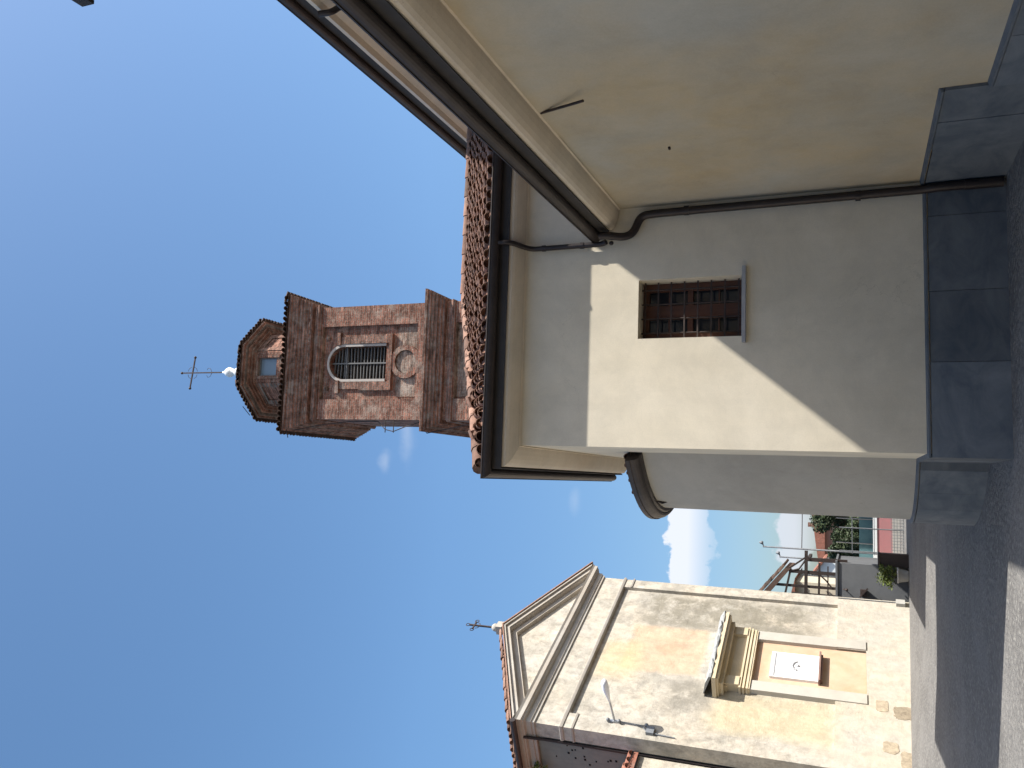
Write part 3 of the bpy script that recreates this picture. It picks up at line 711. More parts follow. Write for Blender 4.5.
# cornices
def cor(z0, z1, o, base=.06, steps=6):
    pr = [(-.3, z0), (base, z0)]
    for i in range(steps):
        t0, t1 = i/steps, (i+1)/steps
        oo = base+(o-base)*(t1**.9); pr += [(oo-(.015 if i % 2 else 0), z0+(z1-z0)*(t0+.02)), (oo, z0+(z1-z0)*(t1-.02))]
    pr += [(-.3, z1)]
    return pr
sweep(sq(TH), cor(17.42, 18.22, .50), True).build('cornice', BRICK_D, tower, local=True)
sweep(sq(TH), [(-.3, 17.0), (.05, 17.0), (.09, 17.1), (.05, 17.2), (-.3, 17.2)], True).build('string_course', BRICK_D, tower, local=True)
sweep(sq(TH), cor(24.0, 25.05, .55, .12, 7), True).build('cornice', BRICK_D, tower, local=True)
sweep(sq(TH), [(-.3, 23.62), (.04, 23.62), (.12, 23.72), (.12, 23.80), (.05, 23.84), (.05, 23.95), (-.3, 23.95)], True).build('string_course', BRICK_D, tower, local=True)
# brick dentils under the upper cornice
dn = M()
for i in range(15):
    x = -TH-.1+ (2*TH+.2)*(i+.5)/15
    dn.box(x-.1, x+.1, -TH-.22, -TH-.125, 24.10, 24.26)
    dn.box(-TH-.22, -TH-.125, x-.1, x+.1, 24.10, 24.26)
build_each(dn, 'dentil', OLD_PLASTER, tower)
# main roof of the tower with tile ends
tr_ = M(); e_ = TH+.62; zt = 25.08
tr_.add([(-e_, -e_, zt), (e_, -e_, zt), (e_, e_, zt), (-e_, e_, zt), (-1.2, -1.2, zt+1.0), (1.2, -1.2, zt+1.0), (1.2, 1.2, zt+1.0), (-1.2, 1.2, zt+1.0)],
        [(0,1,5,4), (1,2,6,5), (2,3,7,6), (3,0,4,7), (0,3,2,1)], .9)
dd = 1/sqrt((e_-1.2)**2+1)
for q in range(4):
    R = Matrix.Rotation(q*pi/2, 4, 'Z')
    o_ = R @ Vector((-e_, -e_, zt)); ee = R @ Vector((1, 0, 0)); uu = R @ Vector((0, e_-1.2, 1.0))
    kk = (e_-1.2)*dd
    tile_field(tr_, o_, ee, uu, 2*e_, 2.1, inside=lambda x, y: y*kk-.05 < x < 2*e_-y*kk+.05, pitch=.235, r=.098, step=.38, tl=.46)
tr_.build('roof', TILE_D, tower, local=True)
# lantern
LA = 1.68; zb = 25.2; ZEV = 28.05
oct_ = lambda ap_: [(ap_/cos(pi/8)*cos(-pi/2+pi/8+i*pi/4), ap_/cos(pi/8)*sin(-pi/2+pi/8+i*pi/4)) for i in range(8)]
ln = M()
for i in range(8):
    R = Matrix.Rotation(i*pi/4, 4, 'Z'); sd = 2*LA*math.tan(pi/8)/2
    mb = M(); hz0, hz1, hw = 26.6, 27.62, .42
    if i % 2 == 0: wall_holes(mb, -sd, sd, zb, 27.8, -LA, -LA+.3, [(-hw, hw, hz0, hz1)])
    else: mb.box(-sd, sd, -LA, -LA+.3, zb, 27.8)
    ln.add([R @ Vector(p) for p in mb.v], mb.f)
lo = ln.build('lantern_wall', BRICK, tower, local=True)
# raised frames and sunk panels on its faces
for i in range(8):
    R = Matrix.Rotation(i*pi/4, 4, 'Z'); mb = M()
    if i % 2 == 0:
        for s_ in (-1, 1): mb.box(s_*.43, s_*.57, -LA-.05, -LA-.001, 26.4, 27.62)
        mb.box(-.57, .57, -LA-.05, -LA-.001, 27.622, 27.74)
    else:
        for s_ in (-1, 1): mb.box(s_*.40, s_*.62, -LA-.05, -LA-.001, 25.4, 27.74)
        mb.box(-.40, .40, -LA-.05, -LA-.001, 27.5, 27.74)
    q = M(); q.add([R @ Vector(p) for p in mb.v], mb.f); q.build('lantern_frame', BRICK if i % 2 == 0 else BRICK_D, lo, local=True)
for i in (0, 2, 4, 6):
    R = Matrix.Rotation(i*pi/4, 4, 'Z'); mb = M(); mb.box(-.415, .415, -LA+.13, -LA+.15, 26.61, 27.61)
    q = M(); q.add([R @ Vector(p) for p in mb.v], mb.f); w_ = q.build('lantern_window', SKYGLASS, lo, local=True)
    mb = M()
    for s_ in (-1, 1): mb.box(s_*.37, s_*.415, -LA+.08, -LA+.128, 26.61, 27.61)
    mb.box(-.37, .37, -LA+.08, -LA+.128, 27.56, 27.61); mb.box(-.37, .37, -LA+.08, -LA+.128, 26.61, 26.66)
    q = M(); q.add([R @ Vector(p) for p in mb.v], mb.f); q.build('frame', GREYM, w_, local=True)
pr = [(-.2, 27.55), (.06, 27.55)]
for i in range(6): pr += [(.08+i*.125, 27.76+i*.055), (.08+i*.125+.10, 27.765+i*.055)]
pr = [(-.2, 27.742), (.08, 27.742), (.10, 27.80), (.22, 27.80), (.24, 27.86), (.36, 27.86), (.40, 27.93), (.52, 27.93), (.56, 28.0), (.64, 28.0), (.66, 28.08), (-.2, 28.08)]
sweep(oct_(LA), pr, True).build('lantern_cornice', BRICK_D, tower, local=True)
lr = M(); ev = [(x, y, 28.09) for x, y in oct_(LA+.72)]; apx = (0, 0, 30.2)
lr.add([apx]+ev, [(0, i+1, (i+1) % 8+1) for i in range(8)] + [tuple(range(8, 0, -1))], .9)
for i in range(8):
    a, b = Vector(ev[i]), Vector(ev[(i+1) % 8]); mid = (a+b)/2; d = Vector(apx)-mid; wd = (b-a).length; L_ = d.length
    tile_field(lr, a, b-a, d, wd, L_*.9, inside=lambda x, y: abs(x-wd/2) < wd/2*(1-y/L_)+.06, pitch=.22, r=.095, step=.38, tl=.46)
lr.build('lantern_roof', TILE_D, tower, local=True)
fi = M(); fi.lathe([(.001, 30.05), (.22, 30.05), (.26, 30.2), (.20, 30.35), (.12, 30.45), (.22, 30.62), (.26, 30.78), (.18, 30.95), (.07, 31.05), (.05, 31.2), (.001, 31.22)], (0, 0, 0), 14)
fi.build('finial', WHITE, tower, local=True)
cr = M()
ctop, carm = 33.85, 33.15
cr.bar((0, 0, 31.0), (0, 0, ctop), .06, .06); cr.bar((-.78, 0, carm+.1), (.78, 0, carm-.1), .055, .055)
for p in ((0, 0, ctop), (-.8, 0, carm+.1), (.8, 0, carm-.1)): cr.ball(p, .07, 8)
for sx in (-1, 1):
    for sz in (-1, 1):
        cr.tube([(sx*.08, 0, carm+sz*.30), (sx*.22, 0, carm+sz*.24), (sx*.30, 0, carm+sz*.10)], .012, 5)
for sx in (-1, 1): cr.tube([(sx*.02, 0, 31.9), (sx*.2, 0, 32.0), (sx*.24, 0, 32.15), (sx*.14, 0, 32.22)], .012, 5)
cr.build('cross', IRON, tower, local=True)
cbl = M(); cbl.tube([(-TH-.5, -TH+.1, 24.8), (-TH-.25, -TH+.2, 23.6), (-TH-.08, -TH+.2, 22), (-TH-.06, -TH+.2, 20.6), (-TH-.42, -TH, 20.1), (-TH-.50, -TH, 19.7), (-TH-.3, -TH+.05, 19.2), (-TH-.1, -TH+.2, 18.6), (-TH-.55, -TH, 18.1), (-TH-.1, -TH+.2, 16)], .02, 6)
for z in (20.1, 19.7): cbl.tube([(-TH-.02, -TH, z), (-TH-.55, -TH, z)], .02, 6)
cbl.build('lightning_cable', IRON, tower, local=True)
tsa = M(); tsa.tube([(-2.75, -TH-.45, 24.9), (-3.35, -TH-.3, 24.85)], .018, 6); tsa.build('iron_spike', IRON, tower, local=True)
ts = M(); ts.tube([(-1.9, -LA-.4, 28.05), (-2.3, -LA-.1, 27.85)], .018, 6); ts.build('iron_spike', IRON, tower, local=True)

# ------------------------------------------------------------------ old chapel
AZ = radians(25.93); RZ = pi/2-AZ
chapel = thing('chapel', (-3.77, 31.02, 0), 'old chapel with flaking limewashed front, pediment and peach coloured blind niche', 'chapel', RZ)
def lb(m_, n, mt, p=None): return m_.build(n, mt, p or chapel, local=True)
S0, S1 = -7.8, .15
bd = M(); bd.box(S0+.08, S1-.08, .122, 14, 0, 10.85); bd.prism([(S0+.08, 10.851), (S1-.08, 10.851), ((S0+S1)/2, 12.78)], .05, 14)
b_o = lb(bd, 'wall', CH_FRONT)
ff = M(); ff.box(S1-.50, S1, 0, .12, 2.2, 9.5); ff.box(S0, S0+.62, 0, .12, 2.2, 9.5)
ff.box(S0, S1, 0, .12, -.02, 2.2) if False else wall_holes(ff, S0, S1, -.02, 2.2, 0, .12, [(-4.75, -2.71, 1.36, 2.2)])
ff.box(S0, S1, 0, .12, 9.5, 10.4); ff.box(S0, S0+.079, .12, .47, 0, 10.4); ff.box(S1-.079, S1, .12, .47, 0, 10.4)
lb(ff, 'front_frame', CH_FRONT)
wr = [(S0, .47), (S0, 0), (S1, 0), (S1, .47)]
lb(sweep([(S0, .47), (S0, 0), (S1, 0), (S1, .47)], [(-.02, 9.52), (.03, 9.52), (.045, 9.56), (.055, 9.60), (.03, 9.62), (-.02, 9.63)]), 'architrave', CH_CORN)
lb(sweep([(S0, .47), (S0, 0), (S0+.62, 0)], [(-.02, 9.20), (.03, 9.20), (.045, 9.25), (-.02, 9.27)]), 'capital_band', CH_CORN)
lb(sweep([(S1-.5, 0), (S1, 0), (S1, .47)], [(-.02, 9.20), (.03, 9.20), (.045, 9.25), (-.02, 9.27)]), 'capital_band', CH_CORN)
cp = [(-.02, 10.38), (.05, 10.38), (.06, 10.46), (.10, 10.47), (.11, 10.62), (.22, 10.64), (.23, 10.67), (.29, 10.69), (.30, 10.80), (.34, 10.86), (-.02, 10.90)]
lb(sweep([(S0, 14), (S0, 0), (S1, 0), (S1, 14)], cp), 'cornice', CH_CORN)
# raking cornices
sm_ = (S0+S1)/2; OX0, OX1 = S0-.34, S1+.34; AZT = 12.88; e0 = 10.905
def rake(mb, drop0, drop1, y0):
    """a layer of the raking moulding between two depths below the roof line"""
    for a, c in ((OX0, sm_), (OX1, sm_)):
        k = (AZT-e0)/(sm_-OX0); sgn = 1 if a < c else -1
        pts = [(a+sgn*drop1/k*1.0, e0), (c, AZT-drop1), (c, AZT-drop0), (a+sgn*drop0/k, e0)]
        if sgn < 0: pts = pts[::-1]
        mb.prism(pts, y0, .1)
rk = M(); rake(rk, 0, .07, -.36); rake(rk, .071, .22, -.29); rake(rk, .221, .25, -.24); rake(rk, .251, .46, -.10)
lb(rk, 'raking_cornice', CH_CORN)
rf = M()
k = (AZT-e0)/(sm_-OX0)
rf.prism([(OX0-.08, e0-.0), (sm_, AZT+.01), (sm_, AZT+.05), (OX0-.08, e0+.04)][::1], -.40, 14.2)
rf.prism([(OX1+.08, e0-.0), (sm_, AZT+.01), (sm_, AZT+.05), (OX1+.08, e0+.04)][::-1], -.40, 14.2)
sl2 = sqrt((sm_-OX0)**2+(AZT-e0)**2)
tile_field(rf, (OX0-.1, 14.2, e0+.02), (0, -1, 0), (1, 0, k), 14.56, sl2*.99, pitch=.24, r=.085, step=.5, tl=.58)
tile_field(rf, (OX1+.05, -.1, e0+.0), (0, 1, 0), (-1, 0, k), 14.2, sl2*.99, pitch=.24, r=.085, step=.5, tl=.58)
lb(rf, 'roof', TILE)
ed = M(); ed.box(OX0-.16, OX0-.06, -.40, 14.2, e0-.13, e0+.02); ed.tube([(OX0-.13, -.42, e0-.06), (OX0-.13, 14, e0-.06)], .085, 10); lb(ed, 'gutter', GUTTER)
ck = M(); ck.box(sm_-.16, sm_+.16, -.36, -.04, AZT+.02, AZT+.25); ck.ball((sm_, -.2, AZT+.32), .14); lb(ck, 'finial', CH_CORN)
cc = M(); z0 = AZT+.42; cc.bar((sm_, -.2, z0), (sm_, -.2, z0+.9), .05, .05); cc.bar((sm_-.2, -.2, z0+.70), (sm_+.2, -.2, z0+.70), .045, .045)
for px, pz in ((sm_, z0+.95), (sm_-.24, z0+.7), (sm_+.24, z0+.7)):
    cc.tube([(px+.07*cos(t*pi/4), -.2, pz+.07*sin(t*pi/4)) for t in range(9)], .014, 6)
for sx in (-1, 1): cc.tube([(sm_+sx*.03, -.2, z0+.5), (sm_+sx*.12, -.2, z0+.54), (sm_+sx*.16, -.2, z0+.62)], .013, 6)
lb(cc, 'cross', IRON)
# downpipe groove on the left flank
dg = M(); dg.tube([(S0-.0, .56, .1), (S0-.0, .56, 10.1), (S0-.25, .35, 10.7)], .045, 8); lb(dg, 'downpipe', PIPE)
sd_ = M(); sd_.box(S0+.06, S0+.079, .475, 14, 0, 10.37); sd_.box(S0+.02, S0+.059, 1.9, 2.7, 0, 10.36); lb(sd_, 'side_render', CH_SIDE)
hl = M()
for i in range(24):
    y = random.uniform(.7, 1.8); z = random.uniform(7.8, 9.9); r = random.uniform(.015, .032); hl.box(S0+.045, S0+.0595, y-r, y+r, z-r, z+r)
build_each(hl, 'weathering_hole', DARK, chapel)
# niche and its aedicule
nc = M(); nc.box(-4.75, -2.71, .085, .1215, 1.36, 4.62); lb(nc, 'niche_panel', PEACH)
nr2 = M(); nr2.box(-4.765, -4.75, .02, .121, 1.36, 2.2); nr2.box(-2.71, -2.695, .02, .121, 1.36, 2.2); nr2.box(-4.765, -2.695, .05, .121, 1.335, 1.36); lb(nr2, 'niche_edge', CH_CORN)
st_ = M(); st_.box(-5.18, -4.752, -.035, .1218, 2.2, 4.55); st_.box(-2.708, -2.28, -.035, .1218, 2.2, 4.55)
st_.box(-5.18, -4.766, -.035, -.001, 1.36, 2.2); st_.box(-2.694, -2.28, -.035, -.001, 1.36, 2.2)
build_each(st_, 'niche_pilaster', PALE, chapel)
en = M()
def mold(z0, z1, o): en.box(-5.18-o, -2.36+o, -.04-o, .1217, z0, z1)
for z0_, z1_, o in ((4.551, 4.60, .03), (4.60, 4.66, .05), (4.66, 4.70, .02), (4.70, 4.76, .07), (4.76, 4.80, .03), (4.80, 4.86, .09), (4.86, 5.20, .0), (5.20, 5.28, .05)):
    mold(z0_, z1_, o)
for s_ in (-5.0, -2.54): en.box(s_-.19, s_+.19, -.16, -.041, 4.862, 5.28)
lb(en, 'niche_entablature', NICHE_STONE)
hd = M(); hd.box(-5.40, -2.30, -.30, .1216, 5.283, 5.40); hd.box(-5.50, -2.24, -.52, .1215, 5.40, 5.46); hd.box(-5.56, -2.20, -.58, .1214, 5.46, 5.58)
lb(hd, 'niche_hood', NICHE_STONE)
ht = M(); n = 26
vs = []
for i in range(n+1):
    x = -5.57 + 3.39*i/n
    for (y, z) in ((-.60, 5.583), (-.62, 5.625), (-.35, 5.74), (.12, 5.86)):
        vs.append((x+random.uniform(-.03, .03), y+random.uniform(-.03, .03), z+random.uniform(-.02, .04) if z > 5.6 else z))
fs = [(i*4+j, i*4+j+1, i*4+j+5, i*4+j+4) for i in range(n) for j in range(3)]
fs += [(0, 1, 2, 3), tuple(n*4+q for q in (3, 2, 1, 0))]
ht.add(vs, fs); lb(ht, 'hood_mortar', HOOD)
# marble plaque with a relief and a ledge below
pq = M(); pq.box(-4.42, -3.22, .0, .084, 2.68, 4.06); p_o = lb(pq, 'plaque', MARBLE)
pq = M(); pq.box(-4.36, -3.28, -.014, -.001, 3.93, 3.965); lb(pq, 'plaque_border', SILL, p_o)
pq = M()
for i in range(9):
    a = radians(20+140*i/8); pq.ball((-3.82+.16*cos(a)*1.3, -.004, 3.28+.16*sin(a)-.02), .035, 6)
pq.ball((-3.82, -.004, 3.27), .05, 6)
for i in range(4): pq.box(-4.15+.02*i, -3.9-.03*i, -.006, -.001, 2.76+i*.035, 2.772+i*.035)
lb(pq, 'plaque_relief', SILL, p_o)
pq = M(); pq.box(-4.50, -3.14, -.13, .084, 2.625, 2.677); pq.box(-4.4, -3.24, -.08, .084, 2.57, 2.624); lb(pq, 'plaque_ledge', LEDGE, p_o)
# bare stones where the plaster has fallen off, at the foot
rs = M()
def blotch(cx, cz, rx, rz, off=-.012):
    n_ = 36; sg = lambda v: math.copysign(abs(v)**.45, v)
    pts_ = [(cx+rx*sg(cos(2*pi*i/n_))*random.uniform(.86, 1.06), cz+rz*sg(sin(2*pi*i/n_))*random.uniform(.86, 1.06)) for i in range(n_)]
    rs.prism(pts_, off, -.0005, tint=random.random())
for cx, cz, rx, rz in ((-5.15, .98, .24, .17), (-5.35, .44, .26, .26), (-6.75, .82, .22, .20), (-7.15, .42, .33, .18)): blotch(cx, cz, rx, rz)
build_each(rs, 'bare_stone', RUBBLE, chapel)
mbx = M(); mbx.box(S1-.30, S1-.05, -.12, -.001, .15, .42); lb(mbx, 'meter_box', POT)
# cable and brackets
cb_ = M(); cb_.tube([(-7.35, -.03, 8.3), (-7.30, -.05, 7.9), (-7.33, -.05, 7.3), (-7.55, -.04, 7.1), (-7.6, -.03, 6.3)], .016, 6)
cq = M(); cq.tube([(S1-.1, -.02, 2.2), (S1-.1, -.02, .4)], .015, 6); lb(cq, 'cable', GREYM)
for z in (8.28, 7.95, 7.15): cb_.ball((-7.32, -.08, z), .055, 8)
cb_.box(-7.62, -7.36, -.10, -.001, 6.9, 7.12); lb(cb_, 'cable', GREYM)

# street lamp fixed to the chapel front
lm = thing('street_lamp', chapel.matrix_basis @ Vector((-7.22, 0, 8.0)) if False else (0, 0, 0), 'grey wall mounted street lamp on a tapering arm, high on the chapel front', 'street lamp')
Rm = Matrix.Translation((-3.77, 31.02, 0)) @ Matrix.Rotation(RZ, 4, 'Z')
lm.location = Rm @ Vector((-7.28, 0, 8.10)); lm.rotation_euler = (0, 0, RZ)
a_ = M(); a_.tube([(0, -.03, 0), (0, -.4, .04), (0, -.80, .09)], .03, 10); a_.box(-.06, .06, -.03, -.001, -.16, .16); lb(a_, 'arm', GALV, lm)
h_ = M()
prf = [(.045, 0), (.07, .15), (.11, .35), (.15, .55), (.14, .80), (.09, .88)]
vs = []; 
for r, d in prf:
    for j in range(12):
        t = 2*pi*j/12; vs.append((r*cos(t), -.70-d*.78, .08+d*.12+r*sin(t)*.62))
h_.add(vs, [(i*12+j, i*12+(j+1) % 12, (i+1)*12+(j+1) % 12, (i+1)*12+j) for i in range(5) for j in range(12)] + [tuple(range(60, 72)), tuple(range(11, -1, -1))], smooth=True)
lb(h_, 'head', LAMPG, lm)
h2 = M(); h2.add([(x, y*.78+.06, (z-.27)*.7+.125) for x, y, z in ((-.1, -1.45, .27), (.1, -1.45, .27), (.1, -1.82, .35), (-.1, -1.82, .35), (-.06, -1.48, .22), (.06, -1.48, .22), (.06, -1.8, .29), (-.06, -1.8, .29))], [(0,1,5,4),(1,2,6,5),(2,3,7,6),(3,0,4,7),(4,5,6,7),(3,2,1,0)]); lb(h2, 'lens', SKYGLASS, lm)

# annex on the left of the chapel
annex = thing('annex_house', tuple(Rm @ Vector((-7.9, .55, 0))), 'low pale plastered house with red tiled eaves, joined to the left side of the chapel', 'house', RZ)
an = M(); an.box(-6, .02, 0, 8, 0, 7.3); lb(an, 'wall', CH_WALL, annex)
an = M(); an.prism([(-.14, 7.3), (4, 9.1), (8, 7.3), (8, 7.42), (4, 9.24), (-.14, 7.42)], -6, .02, axis='x')
tile_field(an, (-6, -.16, 7.42), (1, 0, 0), (0, 1, .45), 6.02, 4.3, pitch=.24, r=.1, step=.5, tl=.58); lb(an, 'roof', TILE_R, annex)

# ------------------------------------------------------------------ the yard seen between apse and chapel
def leaves(mb, c, r, n, size, seed=1, sq=(1, 1, 1)):
    rnd = random.Random(seed)
    blobs = [(Vector((rnd.uniform(-.6, .6)*r[0], rnd.uniform(-.6, .6)*r[1], rnd.uniform(-.6, .7)*r[2])), rnd.uniform(.3, .55)) for _ in range(14)]
    for i in range(n):
        b, br_ = rnd.choice(blobs)
        d = Vector((rnd.gauss(0, 1), rnd.gauss(0, 1), rnd.gauss(0, 1))).normalized()*(rnd.random()**.4)*br_
        p = Vector(c)+b+Vector((d.x*r[0], d.y*r[1], d.z*r[2]))
        a = Vector((rnd.gauss(0, 1), rnd.gauss(0, 1), rnd.gauss(0, .7))).normalized(); q = a.cross(Vector((rnd.gauss(0, 1), rnd.gauss(0, 1), rnd.gauss(0, 1)))).normalized()
        s_ = size*rnd.uniform(.6, 1.3); mb.add([p-a*s_, p+q*s_*.45, p+a*s_, p-q*s_*.45], [(0, 1, 2, 3)], rnd.random())
    return mb
ob = thing('outbuilding', (-3.1, 31.9, 0), 'low dark grey cement rendered garage wall with iron fittings beside the chapel', 'outbuilding')
w_ = M(); w_.box(-3.98, -2.62, 31.75, 35, 0, 2.22); w_.build('wall', CONC, ob)
w_ = M(); w_.box(-4.0, -2.56, 31.70, 35.1, 2.222, 2.29); w_.build('roof_slab', CONC, ob)
w_ = M(); w_.box(-3.68, -3.46, 31.60, 31.749, 1.30, 1.50); w_.bar((-3.72, 31.58, 1.52), (-3.40, 31.58, 1.26), .03, .05); w_.build('letter_box', IRON, ob)
w_ = M(); w_.tube([(-3.5, 31.749, 2.0), (-3.5, 31.60, 2.04), (-3.5, 31.56, 1.98)], .018, 6); w_.ball((-3.5, 31.55, 1.93), .05, 8); w_.build('wall_lamp', IRON, ob)
gp = thing('gate_pillar', (-2.4, 31.5, 0), 'short dark pillar closing the end of the grey garage wall', 'pillar')
w_ = M(); w_.box(-2.60, -2.18, 31.3, 31.8, 0, .88); w_.box(-2.63, -2.15, 31.27, 31.83, .882, .94); w_.build('shaft', TIMBER, gp)
pt = thing('planter', (-2.86, 31.2, 0), 'pale cement planter standing in front of the dark grey garage wall', 'planter')
w_ = M(); w_.lathe([(.001, 0), (.16, 0), (.18, .05), (.23, .30), (.26, .32), (.26, .37), (.20, .37), (.19, .30), (.001, .30)], (-2.86, 31.2, 0), 20); w_.build('pot', POT, pt)
bu = thing('potted_bush', (-2.86, 31.2, .30), 'yellow green bush growing out of the pale planter', 'plant')
w_ = M(); leaves(w_, (-2.88, 31.2, .66), (.42, .28, .32), 800, .05, 5); w_.build('foliage', LEAF_Y, bu)
w_ = M()
for i in range(5): w_.tube([(-2.86, 31.2, .30), (-2.86+random.uniform(-.2, .2), 31.2+random.uniform(-.15, .15), .70)], .012, 5)
w_.build('stem', BARK, bu)
sh = thing('timber_lean_to', (-3.4, 33, 2.29), 'dark timber lean-to with posts, braces and a tiled roof above the garage', 'shed')
w_ = M(); w_.prism([(-4.5, 5.28), (-2.95, 3.98), (-2.95, 3.78), (-4.5, 5.02)], 32.0, 34.4)
tile_field(w_, (-2.93, 34.4, 3.97), (0, -1, 0), (-1.55, 0, 1.30), 2.4, 2.1, pitch=.22); w_.build('roof', TILE_D, sh)
for (a, b, t) in (((-3.05, 32.1, 2.29), (-3.05, 32.1, 3.85), .11), ((-3.55, 32.1, 2.29), (-3.55, 32.1, 4.3), .09), ((-2.60, 32.1, 1.9), (-2.60, 32.1, 3.25), .13), ((-3.86, 32.1, 2.29), (-3.86, 32.1, 3.75), .16)):
    w_ = M(); w_.bar(a, b, t, t); w_.build('post', TIMBER, sh)
for (a, b, t) in (((-4.1, 32.08, 3.28), (-2.3, 32.08, 3.26), .11), ((-4.1, 32.08, 2.85), (-2.7, 32.08, 2.82), .07), ((-4.1, 32.08, 2.55), (-2.8, 32.08, 2.54), .04), ((-4.2, 32.06, 4.05), (-2.95, 32.06, 3.78), .07), ((-2.60, 34.2, 3.2), (-2.60, 32.0, 3.2), .1)):
    w_ = M(); w_.bar(a, b, t, t); w_.build('beam', TIMBER, sh)
w_ = M(); w_.tube([(-3.05, 32.06, 3.8), (-2.95, 32.06, 3.5), (-2.65, 32.06, 3.3)], .035, 6); w_.build('brace', TIMBER, sh)
w_ = M(); w_.tube([(-3.55, 32.06, 2.4), (-3.3, 32.06, 2.6), (-3.12, 32.06, 2.8), (-3.08, 32.06, 3.15)], .03, 6); w_.build('brace', TIMBER, sh)
w_ = M(); w_.bar((-3.0, 32.05, 3.9), (-2.55, 32.05, 3.3), .06, .06); w_.build('brace', TIMBER, sh)
hs = thing('cream_house', (-6.6, 36.5, 0), 'sunlit cream house wall showing through the timber lean-to', 'house')
w_ = M(); w_.box(-9, -3.85, 36.3, 41, 0, 3.9); w_.build('wall', CREAMW, hs)
w_ = M(); w_.prism([(-9.3, 3.902), (-3.7, 3.902), (-6.5, 4.6)], 36.1, 41.2); w_.build('roof', TILE_R, hs)

# two thin lamp poles
def pole(x, y, h, label):
    p = thing('lamp_pole', (x, y, 0), label, 'lamp pole', group='thin lamp poles in the yard')
    q = M(); q.tube([(x, y, 0), (x, y, h)], .04, 8, r1=.028); q.build('post', GALV, p)
    q = M(); q.tube([(x, y, h-.02), (x+.12, y, h+.01)], .025, 6); q.lathe([(.02, .12), (.06, .05), (.07, 0), (.04, -.03), (.001, -.03)], (x+.15, y, h+.02), 8); q.build('lamp_head', GREYM, p); return p
pole(-2.42, 34.5, 4.98, 'taller of the two thin lamp poles beyond the garage, standing against the cloud')
pole(-2.86, 35.6, 4.45, 'shorter of the two thin lamp poles, nearer the tiled lean-to roof')
wi = M()
def cat(a, b, sag, n=14): return [Vector(a).lerp(Vector(b), i/n)+Vector((0, 0, -sag*4*(i/n)*(1-i/n))) for i in range(n+1)]
wi.tube(cat((-2.42, 34.5, 3.55), (6, 35.5, 3.8), .1), .016, 5)
tag(wi.build('overhead_wire', IRON), 'thin dark wire running from the taller lamp pole towards the church', 'wire')

fe = thing('mesh_fence', (-1.5, 34, 0), 'grey metal mesh fence with tall thin posts between apse and garage', 'fence')
for x in (-2.35, -1.5, -.6, .4):
    w_ = M(); w_.tube([(x, 34, 0), (x, 34, 2.2)], .022, 6); w_.build('post', GREYM, fe)
w_ = M()
for i in range(30): w_.tube([(-2.45+i*.11, 34, .0), (-2.45+i*.11, 34, .42)], .008, 4, caps=False)
for i in range(5): w_.tube([(-2.45, 34.02, .03+i*.1), (1.0, 34.02, .03+i*.1)], .008, 4, caps=False)
for z in (1.0, 1.75): w_.tube([(-2.45, 34, z), (1.0, 34, z)], .012, 4)
w_.build('mesh_panel', GREYM, fe)
pb = thing('red_board_wall', (-1.2, 37.5, 0), 'long faded red board fence with a pale top rail, behind the mesh fence', 'fence')
w_ = M(); w_.box(-3.6, 2, 37.5, 37.6, .27, .83); w_.build('board', PINK, pb)
w_ = M(); w_.box(-3.6, 2, 37.47, 37.63, .833, .98); w_.build('top_rail', WHITE, pb)
w_ = M(); w_.box(-3.6, 2, 37.48, 37.61, 0, .268); w_.build('base', POT, pb)
tn_ = thing('netting_screen', (-1.2, 38.2, 0), 'teal green netting screen stretched above the red board fence', 'screen')
w_ = M(); w_.box(-3.7, 2, 38.2, 38.23, .3, 1.5); w_.build('net', TEAL, tn_)
for x in (-3.4, -2.3, -1.3, -.3, .8):
    w_ = M(); w_.tube([(x, 38.15, 0), (x, 38.15, 2.4)], .022, 6); w_.build('post', GALV, tn_)
fh = thing('terracotta_house', (-3.5, 62, 0), 'distant house with terracotta walls and tiled roof behind the trees', 'house')
w_ = M(); w_.box(-7.5, 1.5, 62, 70, 0, 3.6); w_.build('wall', stone_mat('terracotta wall', (.30, .17, .13), (.26, .15, .12), .9, .6), fh)
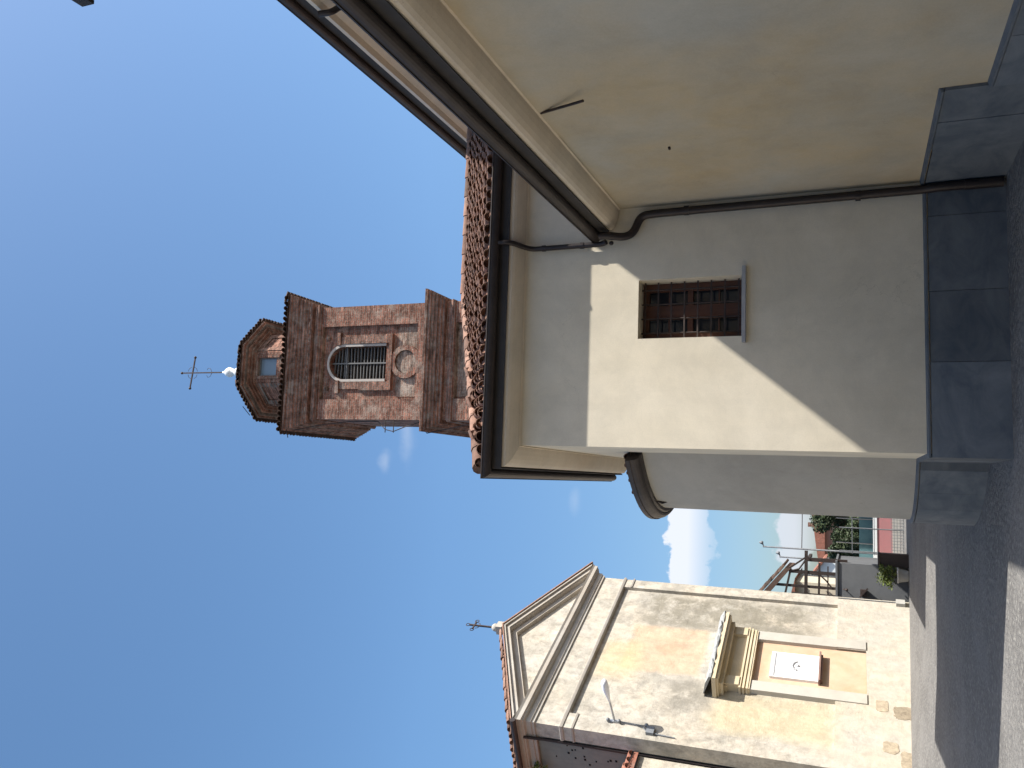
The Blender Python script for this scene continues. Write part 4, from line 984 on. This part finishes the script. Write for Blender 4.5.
w_ = M(); w_.prism([(-8, 3.6), (2, 3.6), (-1.2, 4.5), (-4.2, 4.15)], 61.6, 70.4); w_.build('roof', TILE_R, fh)
w_ = M(); w_.box(-2.9, -2.6, 64, 64.4, 4.0, 4.8); w_.build('chimney', BRICK, fh)
gh = thing('white_gable', (-5.6, 55, 0), 'small white gable wall seen between the lean-to posts', 'house')
w_ = M(); w_.prism([(-7.3, 2.0), (-4.5, 2.0), (-4.5, 3.4), (-5.3, 4.0), (-7.3, 3.3)], 55, 58); w_.build('wall', WHITE, gh)
w_ = M(); w_.prism([(-7.5, 3.3), (-5.3, 4.0), (-4.3, 3.3), (-4.3, 3.42), (-5.3, 4.15), (-7.5, 3.42)], 54.8, 58); w_.build('roof', TILE_R, gh)
def tree(x, y, zc, r, n, label, seed, mt=LEAF, size=.085):
    t = thing('tree', (x, y, 0), label, 'tree', group='trees behind the netting')
    q = M(); q.tube([(x, y, 0), (x+.05, y, zc*.5), (x, y+.1, zc)], .16, 8, r1=.06)
    for i in range(6):
        a = i*1.05+seed; q.tube([(x, y, zc*.55), (x+cos(a)*r[0]*.6, y+sin(a)*r[1]*.6, zc+.2*i-.2)], .05, 6, r1=.015)
    q.build('trunk', BARK, t)
    q = M(); leaves(q, (x, y, zc), r, n*2, size, seed); q.build('crown', mt, t)
tree(-1.35, 50, 2.5, (1.8, 1.5, 1.35), 6200, 'tall dark green tree right beside the apse wall', 3)
tree(-2.75, 47.5, 2.0, (1.25, 1.2, .95), 4000, 'lower dark bushy tree in the middle, behind the netting', 8)
tree(-3.9, 50.5, 1.9, (.9, .9, .8), 1800, 'small tree partly hidden by the timber lean-to', 11, LEAF)
# tuft growing out of the chapel gutter and weed at the wall
wd_ = thing('wall_weed', tuple(Rm @ Vector((-8.0, 1.5, 10.3))), 'small green weed sprouting from the dark side wall below the chapel eaves', 'plant', RZ)
w_ = M(); leaves(w_, (0, 0, 0), (.22, .2, .22), 160, .05, 21); lb(w_, 'foliage', LEAF_Y, wd_)
